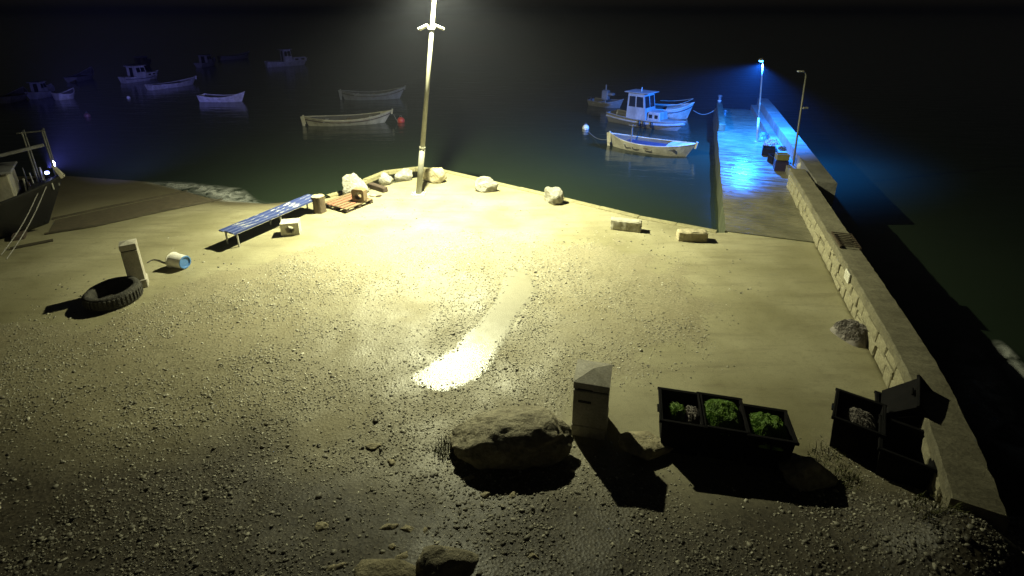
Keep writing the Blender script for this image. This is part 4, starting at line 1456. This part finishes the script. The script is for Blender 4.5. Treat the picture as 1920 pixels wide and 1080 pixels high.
boat('motor_boat', W_(1200, 217), W_(1298, 223), 'white motor boat lit bright blue by the jetty lamp, behind the wheelhouse boat', M['white_paint'], B=2.2, fb=.70, rb=.45, rs=.1, foredeck=.5,
     group='boats moored by the jetty', transom=True, posts=False, stripe=M['navy'], extras=blue_extras)
def dark_extras(t, L, B, pt):
    MB().tube([(-L * .05, 0, .1), (-L * .05, 0, 1.7)], .06, 8).build('mast', M['dim_paint'], t)
    MB().box((-L * .05, 0, .9), (.55, .5, .8), bev=.08).build('covered_console', M['dim_paint'], t)
    MB().box((L * .12, 0, 1.0), (.5, .4, .2), bev=.05).build('wheel_cover', M['dim_paint'], t)
    MB().box((-L * .5 - .12, 0, .35), (.3, .35, .5), bev=.06).build('outboard_motor', M['dark_paint'], t)
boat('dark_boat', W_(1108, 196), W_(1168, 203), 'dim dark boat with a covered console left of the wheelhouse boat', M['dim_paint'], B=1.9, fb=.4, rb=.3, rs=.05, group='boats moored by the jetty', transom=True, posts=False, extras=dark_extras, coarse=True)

# buoys
def buoy(px, py, r, mat, label):
    c = at(px, py, SEA)
    t = empty('buoy', (c.x, c.y, SEA), 0, label, 'buoy', 'mooring buoys')
    MB().lathe([(0, -.6 * r)] + [(r * math.cos(q), .35 * r + r * math.sin(q)) for q in [R(a) for a in range(-60, 90, 15)]] + [(0, 1.35 * r)], 18).build('float_ball', mat, t, smooth=True)
    pts_ = [(r * .28 * math.cos(q), 0, r * 1.5 + r * .28 * math.sin(q)) for q in [i * math.pi / 6 for i in range(13)]]
    MB().tube(pts_, r * .07, 6).build('ring', M['steel_dark'], t)
buoy(752, 229, .26, M['red_buoy'], 'red mooring buoy at the bow of the pale rowing boat')
buoy(1098, 242, .22, M['white_buoy'], 'white mooring buoy floating left of the cream fishing boat')
M['dull_buoy'] = surf('dull_buoy_plastic', (0.16, 0.07, 0.065), (0.11, 0.05, 0.045), 4, 0.5, None, 0.0)
buoy(164, 219, .20, M['dull_buoy'], 'dim reddish buoy floating in the dark water at left')
buoy(241, 184, .14, M['white_buoy'], 'tiny pale buoy below the white cabin boat')

for (a_, b_, lb) in (((738, 214, -.2), (752, 227, -.7), 'short mooring line from the pale rowing boat to the red buoy'),
                     ((1138, 262, -.3), (1098, 240, -.65), 'mooring line from the cream fishing boat to the white buoy')):
    a = at(*a_); b = at(*b_)
    tag(MB().tube([a.lerp(b, i / 8) - Vector((0, 0, .25 * math.sin(i / 8 * math.pi))) for i in range(9)], .012, 5).build('mooring_line', M['rope_pale']), lb, 'rope')
# mooring line from jetty to the blue boat
a = jl(-.02, jlen - 1.2, .1); b = at(1300, 207, .1)
pts_ = []
for i in range(13):
    f = i / 12
    v = a.lerp(b, f); v.z -= .5 * math.sin(f * math.pi) * .6
    pts_.append(v)
tag(MB().tube(pts_, .018, 5).build('mooring_rope', M['rope_pale']), 'slack mooring rope from the jetty end to the blue-lit boat', 'rope')

# ------------------------------------------------------------------ boat hauled up at the left edge
BOWP = at(122, 338, 1.35)
KP = at(84, 452, -0.02)
hb_dir = Vector((0.80, 0.60, 0)).normalized()
LB = 7.0
bow = Vector((BOWP.x, BOWP.y, 0))
stern = bow - hb_dir * LB
gz = float(ground_z(np.array([(bow.x + stern.x) / 2]), np.array([(bow.y + stern.y) / 2]))[0])

def hauled_extras(t, L, B, pt):
    def tp(px, py, x_plane_pt):
        return None
    X = L / 2
    cbm = MB().box((X - 2.05, .1, 1.35), (1.8, 1.2, .95), bev=.05)
    dh = cbm.build('deckhouse', M['cream_paint'], t)
    MB().box((X - 2.05, .1, 1.88), (2.0, 1.4, .07), bev=.02).build('roof', M['grey_paint'], dh)
    MB().box((X - 2.0, -.512, 1.5), (1.0, .02, .4)).build('side_pane', M['pane'], dh)
    for x in (X - .17, X - .62):
        for y in (-.05, .42):
            MB().tube([(x, y, 1.15), (x, y, 2.9)], .022, 8).build('frame_post', M['steel_dark'], t)
        MB().tube([(x, -.05, 2.9), (x, .42, 2.9)], .02, 8).build('frame_bar', M['steel_dark'], t)
    MB().tube([(X - .74, -.05, 2.9), (X - .10, -.05, 2.9)], .02, 8).build('frame_bar', M['steel_dark'], t)
    MB().tube([(X - 3.4, -.1, 1.95), (X - .22, -.1, 2.48)], .05, 10).build('boom', M['grey_paint'], t)
    MB().box((X - .10, 0, 1.60), (.10, .26, .44), rot=(0, R(-22), 0), taper=.6).build('stem_head', M['cream_paint'], t)
    for k in range(8):
        x = X - .45 - .07 * k; y = -.15 + .07 * ((k * 3) % 5)
        MB().tube([(x, y, 1.05), (x + .03 * math.sin(k), y, 1.62 + .22 * math.sin(k * 2.3))], .016 + .008 * (k % 2), 6).build('gear_stick', [M['steel_dark'], M['galv'], M['wood_dark']][k % 3], t)
    for k in range(3):
        MB().tube([(X - .30, -.25 + .16 * k, 1.1), (X - .30, -.25 + .16 * k, 1.42)], .022, 8).build('rail_stub', M['galv'], t)
    lb_ = MB().lathe([(0, -.05), (.05, -.04), (.06, 0), (.05, .04), (0, .05)], 12).xform(Matrix.Translation((X - .36, -.02, 1.60))).build('deck_lamp', M['lens_deck'], t, smooth=True)
hboat = boat('hauled_out_boat', stern, bow, 'dark wooden boat with tubular frame and deckhouse hauled up at the left edge', M['dark_paint'], B=3.4, fb=1.0, keel=.2, rb=.45, rs=.2, transom=True,
             foredeck=.12, posts=False, thwarts=2, group=None, extras=hauled_extras, z=gz + .2)
bpy.context.view_layer.update()
for (dx, lbk) in ((.30, 'timber chock under the bow of the hauled-out boat'),):
    p_ = hboat.matrix_world @ Vector((LB * dx, 0, 0))
    o = MB().box((0, 0, .1), (.30, 1.3, .22), bev=.02).build('timber_chock', M['wood_dark'], None, (p_.x, p_.y, gz - .06), hboat.rotation_euler.z)
    tag(o, lbk, 'chock')
# bow ropes
for k, (p0, p1, lb) in enumerate((((88, 356, 1.25), (2, 478, .1), 'left one of two pale ropes from the hauled-out bow to the ground'),
                                  ((100, 352, 1.25), (12, 486, .1), 'right one of two pale ropes from the hauled-out bow to the ground'))):
    a = hboat.matrix_world @ Vector((LB * (.42 + .02 * k), -.35, 1.28)); b = at(p1[0], p1[1], p1[2])
    pts_ = []
    for i in range(11):
        f = i / 10
        v = a.lerp(b, f); v.z -= .12 * math.sin(f * math.pi)
        pts_.append(v)
    tag(MB().tube(pts_, .014, 5).build('bow_rope', M['rope_pale']), lb, 'rope')
# deck lamp on that boat, pointing out over the bay
ld = bpy.data.lights.new('deck_light', 'SPOT')
ld.energy = DECK_W; ld.color = DECK_COL; ld.shadow_soft_size = .05
ld.spot_size = R(48); ld.spot_blend = 0.8
lo = bpy.data.objects.new('deck_light', ld)
COL.objects.link(lo)
lo.location = hboat.matrix_world @ Vector((LB / 2 - .30, .16, 1.72))
lo.rotation_euler = (Vector((-33, 58, 3.0)) - lo.location).to_track_quat('-Z', 'Y').to_euler()

# slipway timbers
def slip(pxs, r, mat, label):
    pts_ = []
    for (p0, p1) in zip(pxs[:-1], pxs[1:]):
        for i in range(8):
            f = i / 8
            pts_.append(gpt(p0[0] + (p1[0] - p0[0]) * f, p0[1] + (p1[1] - p0[1]) * f, .02))
    pts_.append(gpt(*pxs[-1], .02))
    o = MB().tube(pts_, r, 6).build('slip_rail', mat)
    tag(o, label, 'slip rail', 'rails of the slipway')
slip([(98, 412), (200, 390), (300, 370), (362, 357)], .05, M['cable'], 'upper dark slipway rail running down into the water')
slip([(84, 440), (180, 425), (300, 398), (430, 372)], .05, M['cable'], 'lower dark slipway rail, closest to the stone post')
def slip_mat():
    NU, NVV = 24, 6
    top_ = [(104, 413), (200, 392), (300, 372), (362, 359)]
    bot_ = [(90, 437), (185, 422), (300, 396), (425, 372)]
    def pl(L_, u):
        k = min(int(u * 3), 2); f = u * 3 - k
        return (L_[k][0] + (L_[k + 1][0] - L_[k][0]) * f, L_[k][1] + (L_[k + 1][1] - L_[k][1]) * f)
    vs, fs = [], []
    for i in range(NU + 1):
        a, b = pl(top_, i / NU), pl(bot_, i / NU)
        for k in range(NVV + 1):
            f = k / NVV
            v = gpt(a[0] + (b[0] - a[0]) * f, a[1] + (b[1] - a[1]) * f, .012 + .006 * noise.noise(Vector((i * .9, k * 1.7, 0))))
            vs.append(v)
    for i in range(NU):
        for k in range(NVV):
            q = i * (NVV + 1) + k
            fs.append((q, q + 1, q + NVV + 2, q + NVV + 1))
    n0 = len(vs)
    o = MB().add(vs, fs).build('slip_mat', M['mat'])
    sm = o.modifiers.new('thickness', 'SOLIDIFY'); sm.thickness = .03; sm.offset = -1
    tag(o, 'brown worn mat laid between the two long slipway rails', 'mat')
slip_mat()
slip([(20, 468), (60, 460), (100, 452)], .06, M['cable'], 'short dark slipway timber under the hauled-out bow')

# ------------------------------------------------------------------ foam of the small surf
def foam_strip(pxs, widths, z, label, seed, mound=.06):
    """soft wash of foam lying on the water along a line of plan points"""
    NW = 8
    line = []
    for (a, b), (w0, w1) in zip(zip(pxs[:-1], pxs[1:]), zip(widths[:-1], widths[1:])):
        for i in range(12):
            f = i / 12
            line.append((at(a[0] + (b[0] - a[0]) * f, a[1] + (b[1] - a[1]) * f, z), w0 + (w1 - w0) * f))
    line.append((at(*pxs[-1], z), widths[-1]))
    vs, fs, al = [], [], []
    n_ = len(line)
    for i, (p_, w) in enumerate(line):
        t = (line[min(i + 1, n_ - 1)][0] - line[max(i - 1, 0)][0]).normalized()
        nn_ = Vector((t.y, -t.x, 0))
        ef = min(1, i / 6, (n_ - 1 - i) / 6)
        for k in range(NW + 1):
            u = k / NW * 2 - 1
            q = p_ + nn_ * u * w
            h = mound * (1 - u * u) * (0.5 + noise.noise(Vector((q.x * 1.3, q.y * 1.3, seed))))
            gzz = float(ground_z(np.array([q.x]), np.array([q.y]))[0]) + .02 if q.x < 0 else -9
            vs.append((q.x, q.y, max(z + .012 + max(0, h), gzz)))
            al.append(max(0.0, (1 - abs(u) ** 1.6)) * ef)
    for i in range(n_ - 1):
        for k in range(NW):
            a = i * (NW + 1) + k
            fs.append((a, a + 1, a + NW + 2, a + NW + 1))
    me = bpy.data.meshes.new('foam'); me.from_pydata(vs, [], fs)
    at_ = me.attributes.new('foam', 'FLOAT', 'POINT'); at_.data.foreach_set('value', al)
    o = link_mesh('foam', me, M['foam'], smooth=True)
    tag(o, label, 'foam', kind='stuff')
foam_strip([(268, 343), (340, 350), (420, 362), (450, 382), (520, 392)], [.35, .6, .8, .7, .3], SEA, 'thin white wash of foam on the slipway waterline', 3)
foam_strip([(1812, 640), (1832, 700), (1850, 750), (1870, 800), (1905, 850), (1960, 880)], [.2, .45, .6, .6, .5, .4], -.45, 'white surf and spray breaking outside the sea wall', 8, .16)
foam_strip([(1870, 640), (1905, 690), (1950, 740)], [.15, .35, .4], SEA, 'thin broken foam farther out beyond the surf', 9, .1)

# ------------------------------------------------------------------ pebbles
def pebble_field(name, n, region, size, mat, label, seed, maskf, pw=2.2):
    rg = np.random.default_rng(seed)
    bm = bmesh.new()
    bmesh.ops.create_icosphere(bm, subdivisions=1, radius=1.0)
    base_v = np.array([v.co[:] for v in bm.verts]); base_f = np.array([[v.index for v in f.verts] for f in bm.faces])
    bm.free()
    x = rg.uniform(region[0], region[1], n * 3); y = rg.uniform(region[2], region[3], n * 3)
    mk = maskf(x, y)
    sel = rg.random(n * 3) < mk
    x, y = x[sel][:n], y[sel][:n]
    n = len(x)
    sz = size[0] + (size[1] - size[0]) * rg.random(n) ** pw
    sc = np.stack([sz * rg.uniform(.75, 1.3, n), sz * rg.uniform(.6, 1.0, n), sz * rg.uniform(.24, .5, n)], 1) * .5
    g = gravel_mask(x, y)
    z = ground_z(x, y) + rough_z(x, y, g) + sc[:, 2] * .18
    nv = len(base_v)
    V = base_v[None] * (1 + rg.uniform(-.38, .38, (n, nv, 1))) * sc[:, None, :]
    a = rg.uniform(0, 6.283, n); ca, sa = np.cos(a), np.sin(a)
    tx, ty_ = rg.normal(0, .28, n), rg.normal(0, .28, n)
    V[:, :, 2] += V[:, :, 0] * tx[:, None] + V[:, :, 1] * ty_[:, None]
    X = V[:, :, 0] * ca[:, None] - V[:, :, 1] * sa[:, None] + x[:, None]
    Y = V[:, :, 0] * sa[:, None] + V[:, :, 1] * ca[:, None] + y[:, None]
    Z = V[:, :, 2] + z[:, None]
    P = np.stack([X, Y, Z], 2).reshape(-1, 3)
    F = (base_f[None] + (np.arange(n) * nv)[:, None, None]).reshape(-1, 3)
    me = bpy.data.meshes.new(name)
    me.vertices.add(len(P)); me.vertices.foreach_set('co', P.astype(np.float32).ravel())
    me.loops.add(F.size); me.loops.foreach_set('vertex_index', F.ravel().astype(np.int32))
    me.polygons.add(len(F)); me.polygons.foreach_set('loop_start', np.arange(0, F.size, 3, dtype=np.int32))
    me.update(calc_edges=True)
    o = link_mesh(name, me, mat, smooth=False)
    tag(o, label, 'gravel', kind='stuff')
    return o

def m_main(x, y):
    g = gravel_mask(x, y)
    pat = .10 + .90 * np.clip((.55 * vnoise(x, y, 1.1, 8) + .45 * vnoise(x, y, .45, 18) - .32) * 3.2, 0, 1)
    inwall = x < WALL_IN(y) - .1
    return g * pat * inwall * (x > -13.5) * (1 - .93 * soil_dim_mask(x, y))
def m_soil_dim(x, y):
    pat = .12 + .88 * np.clip((.55 * vnoise(x, y, 1.3, 9) + .45 * vnoise(x, y, .5, 19) - .32) * 3.2, 0, 1)
    return gravel_mask(x, y) * pat * (x < WALL_IN(y) - .1) * (.12 + .88 * soil_dim_mask(x, y))  # dark stones gather where the foreground is painted dimmer
pebble_field('gravel', 68000, (-13.5, 7.0, 3.4, 14.6), (.012, .048), M['pebble'], 'loose pale gravel strewn over the middle of the quay', 5, m_main, 3.0)
pebble_field('dimmed_gravel', 34000, (-10.0, 6.5, 3.6, 9.5), (.012, .052), M['pebble_dark'], 'brown foreground gravel, coloured darker for the weaker lamp light', 6, m_soil_dim, 3.0)
def m_big(x, y):
    return m_main(x, y) * np.clip((vnoise(x, y, .6, 31) - .35) * 2, 0.08, 1) * (.35 + .65 * (y < 8.5))
pebble_field('coarse_gravel', 2400, (-11.0, 6.0, 3.8, 12.5), (.04, .10), M['pebble'], 'scattered coarser pale stones among the gravel', 15, m_big, 2.5)
pebble_field('coarse_dark_gravel', 1100, (-9.0, 5.8, 3.8, 7.6), (.04, .10), M['pebble_dark'], 'scattered coarser dark stones in the foreground', 16, m_soil_dim, 2.5)
def m_stray(x, y):
    g = gravel_mask(x, y)
    return (1 - g) * np.clip(vnoise(x, y, .8, 12) - .35, 0, 1) * (poly_sd((x, y), [tuple(e[:2]) for e in EDGE] + [(7, 13), (7, 6), (-14, 7), (-13, 13)]) > .3) * (poly_sd((x, y), PUDDLE) < 0.02)
pebble_field('stray_stones', 3200, (-13, 6.5, 7, 19), (.022, .075), M['pebble_dark'], 'stray small stones scattered on bare concrete', 9, m_stray, 3.0)
def m_pud(x, y):
    d = poly_sd((x, y), PUDDLE)
    return np.exp(-(d / .09) ** 2)
pebble_field('puddle_stones', 1100, (-2.2, 1.0, 7, 12.6), (.03, .07), M['pebble_dark'], 'dark wet stones along the rim of the puddle', 12, m_pud, 2.0)
def m_beach(x, y):
    return ((x > 5.9) & (ground_z(x, y) > SEA - .05) & (x > WALL_IN(y) - .4)) * 1.0
pebble_field('shingle', 7000, (5.6, 9.6, 3.2, 6.4), (.03, .085), M['pebble_dark'], 'coarse shingle beach outside the near end of the wall', 14, m_beach, 1.6)

# grass tufts by the rocks
def grass(loc, n, r, hmax, label, seed):
    r_ = random.Random(seed)
    mb = MB()
    for _ in range(n):
        a = r_.uniform(0, 6.28); q = r * math.sqrt(r_.random())
        x, y = q * math.cos(a), q * math.sin(a)
        h = hmax * r_.uniform(.4, 1); b = r_.uniform(0, 6.28); ln_ = r_.uniform(.02, .09)
        w = .006
        p0 = Vector((x, y, -.01)); p1 = p0 + Vector((ln_ * .4 * math.cos(b), ln_ * .4 * math.sin(b), h * .6)); p2 = p0 + Vector((ln_ * math.cos(b), ln_ * math.sin(b), h))
        sd = Vector((-math.sin(b), math.cos(b), 0)) * w
        mb.add([p0 - sd, p0 + sd, p1 + sd * .7, p1 - sd * .7, p2], [(0, 1, 2, 3), (3, 2, 4)])
    o = mb.build('grass_tuft', M['grass'], None, loc)
    tag(o, label, 'grass', 'grass tufts', 'stuff')
grass(gpt(838, 842), 160, .22, .14, 'sparse grass tuft at the left foot of the boulder', 1)
grass(gpt(1560, 868), 220, .35, .10, 'low grass along the slab edge right of the flat-topped rock', 2)
grass(gpt(1590, 905), 160, .22, .12, 'dry grass clump in the shade near the tubs', 3)
grass(gpt(1765, 965), 220, .30, .10, 'mossy grass clump near the wall end', 4)

# ------------------------------------------------------------------ damp night air, standing in too for the lens veil round the lamp
if HAZE_DENSITY > 0:
    mb = MB().box((0, 0, 0), (3100, 1960, 17.0))
    hz = mb.build('haze', None, None, (0, 870, 5.5))
    m = bpy.data.materials.new('night_haze'); m.use_nodes = True
    nt = m.node_tree
    nt.nodes.remove(nt.nodes['Principled BSDF'])
    pv = nt.nodes.new('ShaderNodeVolumePrincipled')
    pv.inputs['Density'].default_value = HAZE_DENSITY
    pv.inputs['Color'].default_value = (0.66, 0.70, 0.92, 1)  # bluish, so the yellow lamp's scatter comes out neutral grey
    pv.inputs['Anisotropy'].default_value = 0.3
    nt.links.new(pv.outputs[0], nt.nodes['Material Output'].inputs['Volume'])
    hz.data.materials.append(m)
    tag(hz, 'thin damp night air over the harbour, doubling as lens veil', 'haze', kind='stuff')
